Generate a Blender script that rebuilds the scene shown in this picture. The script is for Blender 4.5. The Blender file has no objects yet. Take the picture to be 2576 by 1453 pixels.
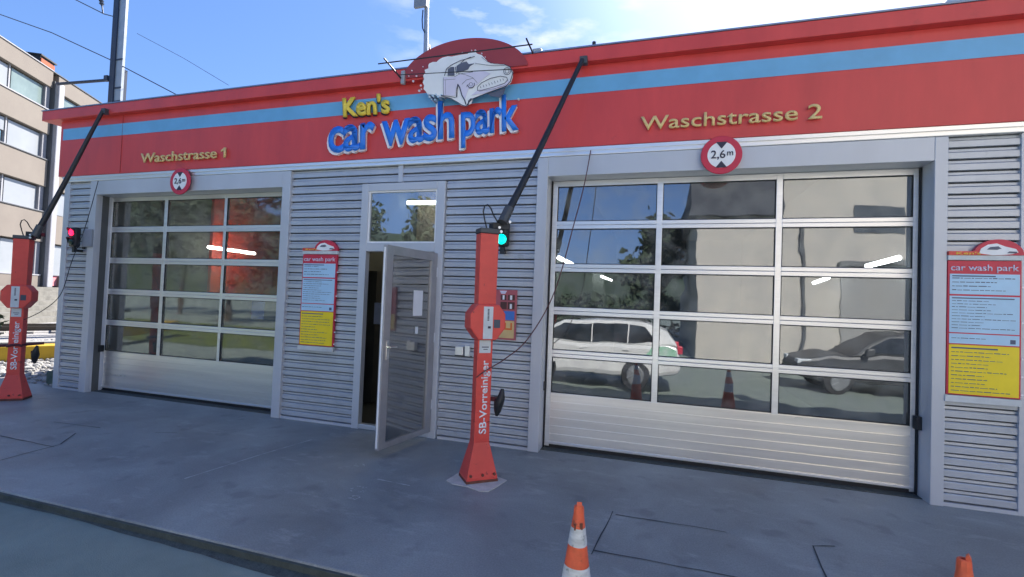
import bpy, bmesh, math, random
from mathutils import Vector, Matrix
random.seed(7)
R = math.radians
S = bpy.context.scene
COL = S.collection
# ------------------------------------------------------------------ camera, world, sun, exposure
F_, YAW, PIT, ROL = 1.20298, -0.29613, 0.02691, 0.03827
fw = Vector((math.sin(YAW)*math.cos(PIT), math.cos(YAW)*math.cos(PIT), math.sin(PIT)))
r0 = Vector((math.cos(YAW), -math.sin(YAW), 0)); u0 = r0.cross(fw)
rr = math.cos(ROL)*r0 + math.sin(ROL)*u0; uu = -math.sin(ROL)*r0 + math.cos(ROL)*u0
cam = bpy.data.cameras.new('camera'); co = bpy.data.objects.new('camera', cam); COL.objects.link(co)
M4 = Matrix((rr, uu, -fw)).transposed().to_4x4(); M4.translation = Vector((1.7225, -5.1053, 1.6192))
co.matrix_world = M4
cam.sensor_width = 36; cam.lens = F_*1000/2576*36; cam.clip_end = 3000; cam.clip_start = .05
S.camera = co
SUN_AZ, SUN_EL = 17.0, 40.0
w = bpy.data.worlds.new('World'); S.world = w; w.use_nodes = True
nt = w.node_tree; N = nt.nodes; L = nt.links
for n in list(N): N.remove(n)
out = N.new('ShaderNodeOutputWorld'); bg = N.new('ShaderNodeBackground'); sky = N.new('ShaderNodeTexSky')
sky.sky_type = 'NISHITA'; sky.sun_disc = False
sky.sun_elevation = R(SUN_EL); sky.sun_rotation = R(SUN_AZ); sky.air_density = 1.0; sky.dust_density = 0.6; sky.ozone_density = 2.2
bg.inputs['Strength'].default_value = 0.112
# wispy clouds
tc = N.new('ShaderNodeTexCoord')
no = N.new('ShaderNodeTexNoise'); no.inputs['Scale'].default_value = 5.5; no.inputs['Detail'].default_value = 8; no.inputs['Roughness'].default_value = .55
mp = N.new('ShaderNodeMapping'); mp.inputs['Scale'].default_value = (1.0, 1.0, 3.0); mp.inputs['Location'].default_value = (1.3, 0.35, .2)
L.new(tc.outputs['Generated'], mp.inputs[0]); L.new(mp.outputs[0], no.inputs[0])
cr = N.new('ShaderNodeValToRGB'); cr.color_ramp.elements[0].position = .54; cr.color_ramp.elements[1].position = .74
L.new(no.outputs['Fac'], cr.inputs[0])
dp = N.new('ShaderNodeVectorMath'); dp.operation = 'DOT_PRODUCT'
cd = (fw*1203 + rr*60 + uu*690).normalized(); dp.inputs[1].default_value = cd
L.new(tc.outputs['Generated'], dp.inputs[0])
mr = N.new('ShaderNodeMapRange'); mr.inputs[1].default_value = .955; mr.inputs[2].default_value = .998; L.new(dp.outputs['Value'], mr.inputs[0])
ml = N.new('ShaderNodeMath'); ml.operation = 'MULTIPLY'; L.new(cr.outputs[0], ml.inputs[0]); L.new(mr.outputs[0], ml.inputs[1])
mx = N.new('ShaderNodeMixRGB'); mx.inputs[2].default_value = (3.6, 3.8, 4.1, 1)
tn = N.new('ShaderNodeMixRGB'); tn.blend_type = 'MULTIPLY'; tn.inputs[0].default_value = 1; tn.inputs[2].default_value = (.56, .745, 1.0, 1)
d1_ = N.new('ShaderNodeVectorMath'); d1_.operation = 'DIVIDE'; d1_.inputs[1].default_value = (4.6, 6.2, 13)
a1_ = N.new('ShaderNodeVectorMath'); a1_.operation = 'ADD'; a1_.inputs[1].default_value = (1, 1, 1)
q1_ = N.new('ShaderNodeVectorMath'); q1_.operation = 'DIVIDE'
L.new(sky.outputs[0], tn.inputs[1]); L.new(tn.outputs[0], d1_.inputs[0]); L.new(d1_.outputs[0], a1_.inputs[0]); L.new(tn.outputs[0], q1_.inputs[0]); L.new(a1_.outputs[0], q1_.inputs[1]); L.new(ml.outputs[0], mx.inputs[0]); sg = N.new('ShaderNodeVectorMath'); sg.operation = 'DOT_PRODUCT'; L.new(tc.outputs['Generated'], sg.inputs[0])
sg.inputs[1].default_value = (math.sin(R(SUN_AZ))*math.cos(R(SUN_EL)), math.cos(R(SUN_AZ))*math.cos(R(SUN_EL)), math.sin(R(SUN_EL)))
gr = N.new('ShaderNodeMapRange'); gr.interpolation_type = 'SMOOTHSTEP'; gr.inputs[1].default_value = .86; gr.inputs[2].default_value = 1.0; gr.inputs[4].default_value = 1.5; L.new(sg.outputs['Value'], gr.inputs[0])
ga = N.new('ShaderNodeVectorMath'); ga.operation = 'ADD'; L.new(q1_.outputs[0], ga.inputs[0]); L.new(gr.outputs[0], ga.inputs[1]); L.new(ga.outputs[0], mx.inputs[1]); L.new(mx.outputs[0], bg.inputs[0]); L.new(bg.outputs[0], out.inputs[0])
sl = bpy.data.lights.new('sun', 'SUN'); sl.energy = 4.8; sl.angle = R(.55); sl.color = (1, .94, .86)
so = bpy.data.objects.new('sun', sl); COL.objects.link(so)
sd = Vector((math.sin(R(SUN_AZ))*math.cos(R(SUN_EL)), math.cos(R(SUN_AZ))*math.cos(R(SUN_EL)), math.sin(R(SUN_EL))))
so.rotation_euler = (-sd).to_track_quat('-Z', 'Y').to_euler()
S.view_settings.view_transform = 'Standard'; S.view_settings.look = 'None'; S.view_settings.gamma = 1
S.view_settings.exposure = 1.5
try: S.cycles.max_bounces = 8; S.cycles.transparent_max_bounces = 12
except Exception: pass

# ------------------------------------------------------------------ materials
MATS = {}
def mat(name, col, rough=.5, metal=0.0, var=.12, scale=6, bump=0.0, bscale=60, col2=None, spec=.5, emit=None, estr=0, stretch=None):
    if name in MATS: return MATS[name]
    m = bpy.data.materials.new(name); m.use_nodes = True; t = m.node_tree; n = t.nodes; l = t.links
    b = n['Principled BSDF']; b.inputs['Roughness'].default_value = rough; b.inputs['Metallic'].default_value = metal
    b.inputs['Specular IOR Level'].default_value = spec
    tc = n.new('ShaderNodeTexCoord'); src = tc.outputs['Object']
    if stretch:
        mp = n.new('ShaderNodeMapping'); mp.inputs['Scale'].default_value = stretch; l.new(src, mp.inputs[0]); src = mp.outputs[0]
    no = n.new('ShaderNodeTexNoise'); no.inputs['Scale'].default_value = scale; no.inputs['Detail'].default_value = 7; no.inputs['Roughness'].default_value = .6
    l.new(src, no.inputs[0])
    cr = n.new('ShaderNodeValToRGB'); e = cr.color_ramp.elements; e[0].position = .3; e[1].position = .72
    c2 = col2 or tuple(min(1, c*(1+var)) for c in col)
    c1 = col if col2 else tuple(c*(1-var) for c in col)
    e[0].color = (*c1, 1); e[1].color = (*c2, 1)
    l.new(no.outputs['Fac'], cr.inputs[0]); l.new(cr.outputs[0], b.inputs['Base Color'])
    mr = n.new('ShaderNodeMapRange'); mr.inputs[3].default_value = max(0, rough-.08); mr.inputs[4].default_value = min(1, rough+.1)
    l.new(no.outputs['Fac'], mr.inputs[0]); l.new(mr.outputs[0], b.inputs['Roughness'])
    if bump:
        n2 = n.new('ShaderNodeTexNoise'); n2.inputs['Scale'].default_value = bscale; n2.inputs['Detail'].default_value = 4; l.new(tc.outputs['Object'], n2.inputs[0])
        bp = n.new('ShaderNodeBump'); bp.inputs['Strength'].default_value = bump; bp.inputs['Distance'].default_value = .02
        l.new(n2.outputs['Fac'], bp.inputs['Height']); l.new(bp.outputs[0], b.inputs['Normal'])
    if emit: b.inputs['Emission Color'].default_value = (*emit, 1); b.inputs['Emission Strength'].default_value = estr
    MATS[name] = m; return m
def glass(name, tint=(.55, .6, .6), base=.10, wave=.25, boost=1.0, ws=1.7, rg=.012, film=.22):
    if name in MATS: return MATS[name]
    m = bpy.data.materials.new(name); m.use_nodes = True; t = m.node_tree; n = t.nodes; l = t.links
    for x in list(n): n.remove(x)
    o = n.new('ShaderNodeOutputMaterial'); tr = n.new('ShaderNodeBsdfTransparent'); tr.inputs[0].default_value = (*tint, 1)
    gl = n.new('ShaderNodeBsdfGlossy'); gl.inputs['Roughness'].default_value = rg; gl.inputs['Color'].default_value = (.92, .96, 1, 1)
    fr = n.new('ShaderNodeFresnel'); fr.inputs[0].default_value = 1.5
    ma = n.new('ShaderNodeMath'); ma.operation = 'MULTIPLY_ADD'; ma.inputs[1].default_value = boost; ma.inputs[2].default_value = base; ma.use_clamp = True
    l.new(fr.outputs[0], ma.inputs[0])
    tc = n.new('ShaderNodeTexCoord'); no = n.new('ShaderNodeTexNoise'); no.inputs['Scale'].default_value = ws; no.inputs['Detail'].default_value = 1.5
    l.new(tc.outputs['Object'], no.inputs[0])
    bp = n.new('ShaderNodeBump'); bp.inputs['Strength'].default_value = wave; bp.inputs['Distance'].default_value = .02
    l.new(no.outputs['Fac'], bp.inputs['Height']); l.new(bp.outputs[0], gl.inputs['Normal'])
    mx = n.new('ShaderNodeMixShader'); l.new(ma.outputs[0], mx.inputs[0]); l.new(tr.outputs[0], mx.inputs[1]); l.new(gl.outputs[0], mx.inputs[2])
    # thin film of dirt
    df = n.new('ShaderNodeBsdfDiffuse'); df.inputs[0].default_value = (.5, .5, .47, 1)
    n3 = n.new('ShaderNodeTexNoise'); n3.inputs['Scale'].default_value = 5; n3.inputs['Detail'].default_value = 8; l.new(tc.outputs['Object'], n3.inputs[0])
    m3 = n.new('ShaderNodeMapRange'); m3.inputs[1].default_value = .4; m3.inputs[2].default_value = .9; m3.inputs[3].default_value = .03; m3.inputs[4].default_value = film; l.new(n3.outputs['Fac'], m3.inputs[0])
    mx2 = n.new('ShaderNodeMixShader'); l.new(m3.outputs[0], mx2.inputs[0]); l.new(mx.outputs[0], mx2.inputs[1]); l.new(df.outputs[0], mx2.inputs[2])
    l.new(mx2.outputs[0], o.inputs[0]); MATS[name] = m; return m
red = mat('red fascia paint', (.60, .058, .056), .42, col2=(.76, .078, .072), scale=1.6, bump=.05, bscale=3, stretch=(1.6, 1, .35))
blue = mat('blue stripe paint', (.16, .44, .72), .42, var=.1, scale=2.5, bump=.05, bscale=3)
clad = mat('light grey coated cladding', (.43, .46, .51), .34, .25, col2=(.54, .57, .62), scale=1.8, stretch=(1.5, 1, .8), bump=.05, bscale=5)
gapm = mat('shaded cladding groove', (.13, .15, .18), .7)
trim = mat('pale grey door surround', (.56, .585, .63), .38, .15, var=.07, scale=1.5, stretch=(1, 1, .4))
alu = mat('satin aluminium', (.82, .82, .82), .32, .7, var=.07, scale=3, stretch=(.3, 1, 8))
alupanel = mat('aluminium door panel', (.90, .87, .82), .30, .8, var=.08, scale=2, stretch=(.3, 1, 8), bump=.02, bscale=8)
rubber = mat('black rubber', (.02, .02, .022), .7)
black = mat('black painted steel', (.025, .027, .03), .45, .2, bump=.05)
darkgrey = mat('dark grey steel', (.09, .095, .10), .5, .4)
postred = mat('red post paint', (.66, .065, .05), .40, col2=(.84, .09, .065), scale=4, bump=.06, bscale=14)
def chips(m, col, lo, hi, scale):
    t = m.node_tree; n = t.nodes; l = t.links; b = n['Principled BSDF']; src = b.inputs['Base Color'].links[0].from_socket
    tc = n.new('ShaderNodeTexCoord'); no = n.new('ShaderNodeTexNoise'); no.inputs['Scale'].default_value = scale; no.inputs['Detail'].default_value = 9; no.inputs['Roughness'].default_value = .7
    l.new(tc.outputs['Object'], no.inputs[0]); mr = n.new('ShaderNodeMapRange'); mr.inputs[1].default_value = lo; mr.inputs[2].default_value = hi; l.new(no.outputs['Fac'], mr.inputs[0])
    mx = n.new('ShaderNodeMixRGB'); mx.inputs[2].default_value = (*col, 1); l.new(mr.outputs[0], mx.inputs[0]); l.new(src, mx.inputs[1]); l.new(mx.outputs[0], b.inputs['Base Color'])
chips(postred, (.16, .03, .02), .62, .66, 11)
chips(clad, (.30, .31, .31), .60, .80, 6); chips(red, (.42, .05, .05), .62, .8, 2.2)
rust = mat('rusty edge', (.10, .03, .02), .8, col2=(.22, .08, .05), scale=30)
white = mat('white paint', (.90, .91, .92), .45, var=.05)
offwhite = mat('dirty white sticker', (.62, .66, .67), .45, var=.1, scale=12)
lilac = mat('lilac print', (.74, .70, .84), .5, var=.05)
ink = mat('dark ink', (.03, .03, .06), .5)
yellow = mat('yellow lettering', (.92, .68, .08), .45, var=.12, scale=20)
paleyellow = mat('pale gold lettering', (.85, .62, .26), .45, var=.1, scale=20)
bluelet = mat('blue lettering', (.03, .24, .92), .35, var=.12, scale=10)
boardblue = mat('pale blue price panel', (.46, .70, .90), .35, var=.06, scale=5)
boardyellow = mat('yellow price panel', (.95, .72, .02), .35, var=.06, scale=5)
signred = mat('sign red', (.62, .03, .07), .4, var=.06)
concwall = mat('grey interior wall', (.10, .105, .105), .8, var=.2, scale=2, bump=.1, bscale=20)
redwall = mat('red interior panel', (.66, .075, .045), .5, var=.2, scale=2, stretch=(1, 1, .2))
tube = mat('fluorescent tube', (1, 1, 1), .4, emit=(1, .98, .92), estr=15)
warmtube = mat('warm fluorescent tube', (1, 1, .8), .4, emit=(1, .95, .65), estr=12)
postblue = mat('blue sheet', (.05, .12, .6), .5)

# ------------------------------------------------------------------ mesh helpers
class MB:
    def __init__(s): s.v = []; s.f = []
    def add(s, vs, fs):
        o = len(s.v); s.v += [tuple(v) for v in vs]; s.f += [tuple(i+o for i in f) for f in fs]; return s
    def box(s, x0, x1, y0, y1, z0, z1):
        v = [(x, y, z) for x in (x0, x1) for y in (y0, y1) for z in (z0, z1)]
        return s.add(v, [(0, 1, 3, 2), (4, 6, 7, 5), (0, 4, 5, 1), (2, 3, 7, 6), (0, 2, 6, 4), (1, 5, 7, 3)])
    def prism(s, pts, axis='y', a=0, b=1):   # pts: (p,q) in the plane, extruded from a to b along axis
        def P(p, t):
            return {'y': (p[0], t, p[1]), 'x': (t, p[0], p[1]), 'z': (p[0], p[1], t)}[axis]
        n = len(pts); v = [P(p, a) for p in pts] + [P(p, b) for p in pts]
        f = [tuple(range(n)), tuple(range(2*n-1, n-1, -1))] + [(i, i+n, (i+1) % n+n, (i+1) % n) for i in range(n)]
        return s.add(v, f)
    def tube(s, pts, r, n=10, cap=True):
        pts = [Vector(p) for p in pts]; rs = r if isinstance(r, (list, tuple)) else [r]*len(pts)
        rings = []; up = None
        for i, p in enumerate(pts):
            d = (pts[min(i+1, len(pts)-1)] - pts[max(i-1, 0)]).normalized()
            if up is None: up = Vector((0, 0, 1)) if abs(d.z) < .9 else Vector((1, 0, 0))
            a = d.cross(up).normalized(); b = a.cross(d).normalized(); up = b
            rings.append([p + a*rs[i]*math.cos(2*math.pi*k/n) + b*rs[i]*math.sin(2*math.pi*k/n) for k in range(n)])
        v = [x for g in rings for x in g]; f = []
        for i in range(len(pts)-1):
            for k in range(n): f.append((i*n+k, i*n+(k+1) % n, (i+1)*n+(k+1) % n, (i+1)*n+k))
        if cap: f += [tuple(range(n-1, -1, -1)), tuple((len(pts)-1)*n+k for k in range(n))]
        return s.add(v, f)
    def lathe(s, prof, c, n=32, axis='z'):
        v = []; f = []
        for (r, t) in prof:
            for k in range(n):
                a = 2*math.pi*k/n; p, q = r*math.cos(a), r*math.sin(a)
                v.append({'z': (c[0]+p, c[1]+q, c[2]+t), 'y': (c[0]+p, c[1]+t, c[2]+q), 'x': (c[0]+t, c[1]+p, c[2]+q)}[axis])
        m = len(prof)
        for i in range(m-1):
            for k in range(n): f.append((i*n+k, i*n+(k+1) % n, (i+1)*n+(k+1) % n, (i+1)*n+k))
        f += [tuple(range(n)), tuple((m-1)*n+k for k in range(n-1, -1, -1))]
        return s.add(v, f)
    def build(s, name, m, parent=None, smooth=False, bevel=0, local=False):
        me = bpy.data.meshes.new(name); me.from_pydata(s.v, [], s.f)
        bm = bmesh.new(); bm.from_mesh(me); bmesh.ops.recalc_face_normals(bm, faces=bm.faces)
        bm.to_mesh(me); bm.free()
        o = bpy.data.objects.new(name, me); COL.objects.link(o); me.materials.append(m)
        if smooth:
            me.polygons.foreach_set('use_smooth', [True]*len(me.polygons)); 
            md = o.modifiers.new('edge', 'EDGE_SPLIT'); md.split_angle = R(35)
        if bevel:
            b = o.modifiers.new('bevel', 'BEVEL'); b.width = bevel; b.segments = 2; b.limit_method = 'ANGLE'; b.angle_limit = R(40)
        if parent:
            o.parent = parent
            if not local: o.matrix_parent_inverse = parent.matrix_world.inverted()
        return o
def tag(o, label=None, cat=None, group=None, kind=None):
    if label: o['label'] = label
    if cat: o['category'] = cat
    if group: o['group'] = group
    if kind: o['kind'] = kind
    return o
def thing(name, loc, label, cat, group=None, rz=0):
    o = bpy.data.objects.new(name, None); COL.objects.link(o); o.location = loc; o.rotation_euler.z = rz
    o.matrix_world = Matrix.Translation(loc) @ Matrix.Rotation(rz, 4, 'Z'); o.empty_display_size = .2
    return tag(o, label, cat, group)
def dup(o, parent=None):
    c = o.copy(); COL.objects.link(c)
    if parent: c.parent = parent; c.matrix_parent_inverse = o.matrix_parent_inverse.copy()
    for ch in list(o.children): dup(ch, c)
    return c
def box(name, m, parent, *a, bevel=0, **k):
    return MB().box(*a).build(name, m, parent, bevel=bevel, **k)
def text(name, s, m, parent, x0, x1, z0, y, h=None, ext=.01, rot=0, off=0.0, shear=0, spacing=1.0, axis='y', align_w=True, bold=True):
    """lettering in the x-z plane facing -y; fits width x0..x1 and baseline z0, cap height h"""
    cu = bpy.data.curves.new(name, 'FONT'); cu.body = s; cu.size = 1; cu.extrude = 0; cu.offset = off; cu.shear = shear; cu.space_character = spacing
    cu.resolution_u = 4
    t = bpy.data.objects.new(name, cu); COL.objects.link(t)
    dg = bpy.context.evaluated_depsgraph_get(); me = bpy.data.meshes.new_from_object(t.evaluated_get(dg))
    bpy.data.objects.remove(t); bpy.data.curves.remove(cu)
    xs = [v.co.x for v in me.vertices]; ys = [v.co.y for v in me.vertices]
    sx = (x1-x0)/(max(xs)-min(xs)); sy = h if h else sx
    mx_ = min(xs)
    bm = bmesh.new(); bm.from_mesh(me)
    r = bmesh.ops.extrude_face_region(bm, geom=bm.faces[:])
    for v in [g for g in r['geom'] if isinstance(g, bmesh.types.BMVert)]: v.co.z -= 1
    for v in bm.verts:
        X = (v.co.x-mx_)*sx; Z = v.co.y*sy; Y = -v.co.z*ext   # front face at -ext*0
        v.co = Vector((X*math.cos(rot)-Z*math.sin(rot)+x0, y+Y, X*math.sin(rot)+Z*math.cos(rot)+z0))
    bmesh.ops.recalc_face_normals(bm, faces=bm.faces)
    bm.to_mesh(me); bm.free(); me.materials.clear(); me.materials.append(m); me.name = name
    o = bpy.data.objects.new(name, me); COL.objects.link(o)
    if parent: o.parent = parent; o.matrix_parent_inverse = parent.matrix_world.inverted()
    return o

# ------------------------------------------------------------------ the setting
asph = mat('old asphalt', (.20, .235, .205), .75, var=.0, col2=(.265, .305, .265), scale=3, bump=.35, bscale=140)
bm_ = MB(); prof = [(-900, -.40), (-14, -.38), (-5.6, -.27), (-2.66, -.058), (-2.60, -.02), (900, -.02)]
xs = [-900, -40, 40, 900]
v = [(x, y, z) for x in xs for (y, z) in prof]; n = len(prof)
bm_.add(v, [(i*n+j, i*n+j+1, (i+1)*n+j+1, (i+1)*n+j) for i in range(3) for j in range(n-1)])
tag(bm_.build('ground', asph), kind='structure')

def concrete_mat():
    m = bpy.data.materials.new('apron concrete'); m.use_nodes = True; t = m.node_tree; n = t.nodes; l = t.links
    b = n['Principled BSDF']; tc = n.new('ShaderNodeTexCoord')
    a = n.new('ShaderNodeTexNoise'); a.inputs['Scale'].default_value = .9; a.inputs['Detail'].default_value = 9; a.inputs['Roughness'].default_value = .62; a.inputs['Distortion'].default_value = .4
    l.new(tc.outputs['Object'], a.inputs[0])
    c = n.new('ShaderNodeValToRGB'); e = c.color_ramp.elements; e[0].position = .32; e[0].color = (.20, .205, .20, 1); e[1].position = .72; e[1].color = (.355, .37, .355, 1)
    l.new(a.outputs['Fac'], c.inputs[0])
    # fine grain
    g = n.new('ShaderNodeTexNoise'); g.inputs['Scale'].default_value = 90; g.inputs['Detail'].default_value = 5; l.new(tc.outputs['Object'], g.inputs[0])
    gm = n.new('ShaderNodeMixRGB'); gm.blend_type = 'OVERLAY'; gm.inputs[0].default_value = .35; l.new(c.outputs[0], gm.inputs[1]); l.new(g.outputs['Fac'], gm.inputs[2])
    # pale scuffs
    s = n.new('ShaderNodeTexNoise'); s.inputs['Scale'].default_value = 2.1; s.inputs['Detail'].default_value = 12; s.inputs['Roughness'].default_value = .75
    mp = n.new('ShaderNodeMapping'); mp.inputs['Rotation'].default_value = (0, 0, .5); mp.inputs['Scale'].default_value = (1, 2.2, 1); l.new(tc.outputs['Object'], mp.inputs[0]); l.new(mp.outputs[0], s.inputs[0])
    sr = n.new('ShaderNodeMapRange'); sr.inputs[1].default_value = .55; sr.inputs[2].default_value = .74; sr.inputs[4].default_value = .6; l.new(s.outputs['Fac'], sr.inputs[0])
    sm = n.new('ShaderNodeMixRGB'); sm.inputs[2].default_value = (.50, .50, .49, 1); l.new(sr.outputs[0], sm.inputs[0]); l.new(gm.outputs[0], sm.inputs[1])
    # dark oil spots
    o = n.new('ShaderNodeTexNoise'); o.inputs['Scale'].default_value = 3.3; o.inputs['Detail'].default_value = 3; l.new(tc.outputs['Object'], o.inputs[0])
    om = n.new('ShaderNodeMapRange'); om.inputs[1].default_value = .60; om.inputs[2].default_value = .70; om.inputs[4].default_value = .4; l.new(o.outputs['Fac'], om.inputs[0])
    oo = n.new('ShaderNodeMixRGB'); oo.inputs[2].default_value = (.13, .135, .14, 1); l.new(om.outputs[0], oo.inputs[0]); l.new(sm.outputs[0], oo.inputs[1])
    l.new(oo.outputs[0], b.inputs['Base Color'])
    rm = n.new('ShaderNodeMapRange'); rm.inputs[3].default_value = .42; rm.inputs[4].default_value = .72; l.new(a.outputs['Fac'], rm.inputs[0]); l.new(rm.outputs[0], b.inputs['Roughness'])
    bp = n.new('ShaderNodeBump'); bp.inputs['Strength'].default_value = .2; bp.inputs['Distance'].default_value = .01; l.new(g.outputs['Fac'], bp.inputs['Height']); l.new(bp.outputs[0], b.inputs['Normal'])
    return m
cm = concrete_mat()
apron = tag(box('concrete_apron', cm, None, -16, 12, -2.65, .099, -.2, 0, bevel=.012), kind='structure')
jm = mat('dark joint filler', (.055, .06, .065), .8)
def joint(pts, w=.0075):
    b = MB()
    for i in range(len(pts)-1):
        p, q = Vector((*pts[i], 0)), Vector((*pts[i+1], 0)); d = (q-p).normalized(); s = Vector((-d.y, d.x, 0))
        k = max(2, int((q-p).length/.12)); L_ = []
        for j in range(k+1):
            c = p+(q-p)*j/k + s*random.uniform(-.006, .006); ww = w*random.uniform(.35, .9)
            L_ += [c+s*ww/1, c-s*ww/1]
        b.add([(v.x, v.y, .004) for v in L_], [(2*j, 2*j+1, 2*j+3, 2*j+2) for j in range(k)])
    o = b.build('joint', jm, apron); return o
for p in ([(1.436, -1.22), (1.366, -1.933)], [(1.46, -1.27), (2.25, -1.262)], [(1.37, -1.873), (2.3, -1.877), (3.3, -1.89)], [(2.80, -1.25), (2.755, -1.7), (2.70, -2.6)],
          [(2.80, -1.256), (2.95, -1.2)], [(-4.84, -1.81), (-3.97, -1.83)], [(-3.93, -2.3), (-4.0, -1.75), (-4.3, -1.45)], [(-5.0, -1.25), (-4.3, -1.20)], [(-3.6, -1.1), (-3.4, -1.0)]):
    joint(p)
pale = mat('pale cement trail', (.42, .43, .43), .7, col2=(.6, .6, .6), scale=25)
b = MB()
for seg in ([(-1.9, -.62), (-2.0, -1.2), (-2.09, -1.96)], [(-.60, -1.344), (-.27, -1.366)]):
    for i in range(len(seg)-1):
        p, q = Vector((*seg[i], 0)), Vector((*seg[i+1], 0)); d = (q-p).normalized(); s = Vector((-d.y, d.x, 0)); k = 14
        L_ = []
        for j in range(k+1):
            c = p+(q-p)*j/k; ww = .008*random.uniform(.1, 1.1); L_ += [c+s*ww, c-s*ww]
        b.add([(v.x, v.y, .0035) for v in L_], [(2*j, 2*j+1, 2*j+3, 2*j+2) for j in range(k)])
for (cx_, cy_, r_) in ((-.62, -1.60, .07), (-.55, -1.75, .04), (-.95, -1.1, .05)):
    for k in range(26):
        if random.random() < .3: continue
        a = 2*math.pi*k/26+random.uniform(-.1, .1); rr2 = r_*random.uniform(.75, 1.2); q_ = random.uniform(.004, .012)
        x_, y_ = cx_+rr2*math.cos(a), cy_+rr2*math.sin(a)*.8; b.add([(x_-q_, y_, .0035), (x_, y_-q_*.6, .0035), (x_+q_, y_+q_*.2, .0035), (x_, y_+q_*.7, .0035)], [(0, 1, 2, 3)])
b.build('cement_trail', pale, apron)
kb = tag(MB().box(-16, 12, -2.672, -2.651, -.2, -.012).build('kerb_face', mat('shade-dark kerb front', (.045, .055, .05), .8, col2=(.085, .10, .09), scale=9, bump=.4, bscale=60)), kind='structure')  # shade on the step's front is put into this dark colour
# tar seam at the kerb foot
tar = mat('tar and grit gutter', (.045, .052, .05), .7, col2=(.10, .115, .105), scale=25, bump=.6, bscale=90)
b = MB(); L_ = []
k = 120
for j in range(k+1):
    x = -12+22*j/k; e = -2.70-.07*max(0, min(1, (x+1.2)/1.5))+.012*math.sin(x*2.1)+random.uniform(-.010, .010)
    L_ += [(x, -2.67, -.050), (x, e, -.0605+(e+2.66)*.0721+.004)]
b.add(L_, [(2*j, 2*j+1, 2*j+3, 2*j+2) for j in range(k)])
tag(b.build('gutter_strip', tar), kind='structure')

gravelm = mat('pale ballast', (.22, .21, .20), .9, col2=(.40, .39, .38), scale=14, bump=1.0, bscale=22)
b = MB(); b.add([(-60, -.0, -.012), (-7.28, -.0, -.012), (-7.28, 30, -.012), (-60, 30, -.012)], [(0, 1, 2, 3)])
tag(b.build('gravel_bed', gravelm), kind='structure')
b = MB()
ico = bmesh.new(); bmesh.ops.create_icosphere(ico, subdivisions=1, radius=1); iv = [v.co.copy() for v in ico.verts]; ifs = [tuple(v.index for v in f.verts) for f in ico.faces]; ico.free()
for i in range(2600):
    x = random.uniform(-15, -7.4); y = random.uniform(.05, 4.5)
    r = random.uniform(.02, .06)
    s = Vector((random.uniform(.7, 1.3), random.uniform(.7, 1.3), random.uniform(.5, .9)))*r
    b.add([(x+v.x*s.x*random.uniform(.8, 1.15), y+v.y*s.y, v.z*s.z+.01) for v in iv], ifs)
tag(b.build('gravel_stones', mat('stone', (.22, .22, .21), .85, col2=(.46, .45, .43), scale=7)), 'loose pale ballast stones left of the car wash', 'gravel', kind='stuff')

# hills behind the camera, seen in the panes
b = MB(); nx, ny = 60, 8; V = []
for i in range(nx+1):
    a = R(150+200*i/nx)
    for j in range(ny+1):
        rad = 170+j*30; lift = max(0, math.sin(min(1, j/6)*math.pi/2))
        az = math.degrees(a)
        hh = 20+34*max(0, math.cos(R(az-215)))**2 + 5*math.sin(az*.21)+3*math.sin(az*.57)
        V.append((math.cos(a)*rad, math.sin(a)*rad, -1+hh*lift))
b.add(V, [(i*(ny+1)+j, i*(ny+1)+j+1, (i+1)*(ny+1)+j+1, (i+1)*(ny+1)+j) for i in range(nx) for j in range(ny)])
tag(b.build('hills', mat('wooded hillside', (.02, .035, .018), .9, col2=(.05, .075, .035), scale=.15, bump=1, bscale=.4), smooth=True), kind='structure')
b = MB(); b.add([(-60, -7, -.28), (-7.5, -7, -.28), (-7.5, -16, -.36), (-60, -16, -.36)], [(0, 1, 2, 3)])
tag(b.build('grass_verge', mat('dry grass', (.07, .10, .02), .9, col2=(.16, .19, .05), scale=2, bump=1, bscale=60)), 'sunlit grass verge across the yard', 'grass', kind='stuff')

# ------------------------------------------------------------------ car wash building
BLD = thing('car_wash_building', (-1.3, 0, 0), 'long single storey car wash hall with red and blue fascia and grey ribbed cladding', 'building')
def P(name, m, *a, bevel=0, parent=BLD): return box(name, m, parent, *a, bevel=bevel)
ZT = 4.33
# shell
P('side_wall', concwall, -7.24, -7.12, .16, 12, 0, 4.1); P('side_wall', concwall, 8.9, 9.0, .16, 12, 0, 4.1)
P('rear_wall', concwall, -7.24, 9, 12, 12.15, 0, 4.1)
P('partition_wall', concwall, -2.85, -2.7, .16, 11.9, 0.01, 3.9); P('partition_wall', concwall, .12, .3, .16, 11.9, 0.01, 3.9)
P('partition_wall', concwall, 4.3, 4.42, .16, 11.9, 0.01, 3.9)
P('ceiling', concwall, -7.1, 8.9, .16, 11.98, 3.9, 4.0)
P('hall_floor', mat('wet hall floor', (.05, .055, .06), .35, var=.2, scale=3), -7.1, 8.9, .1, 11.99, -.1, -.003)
P('recess_shade_strip', tar, .46, 4.08, .10, .24, -.0025, .004); P('recess_shade_strip', tar, -6.52, -3.04, .10, .24, -.0025, .004)  # dark strips painted in for the shade of the door recess
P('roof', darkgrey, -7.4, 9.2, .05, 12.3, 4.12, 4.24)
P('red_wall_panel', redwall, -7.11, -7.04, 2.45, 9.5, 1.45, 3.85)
P('red_wall_panel', redwall, -7.04, -3.2, 9.4, 9.5, 1.45, 3.85)
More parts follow.
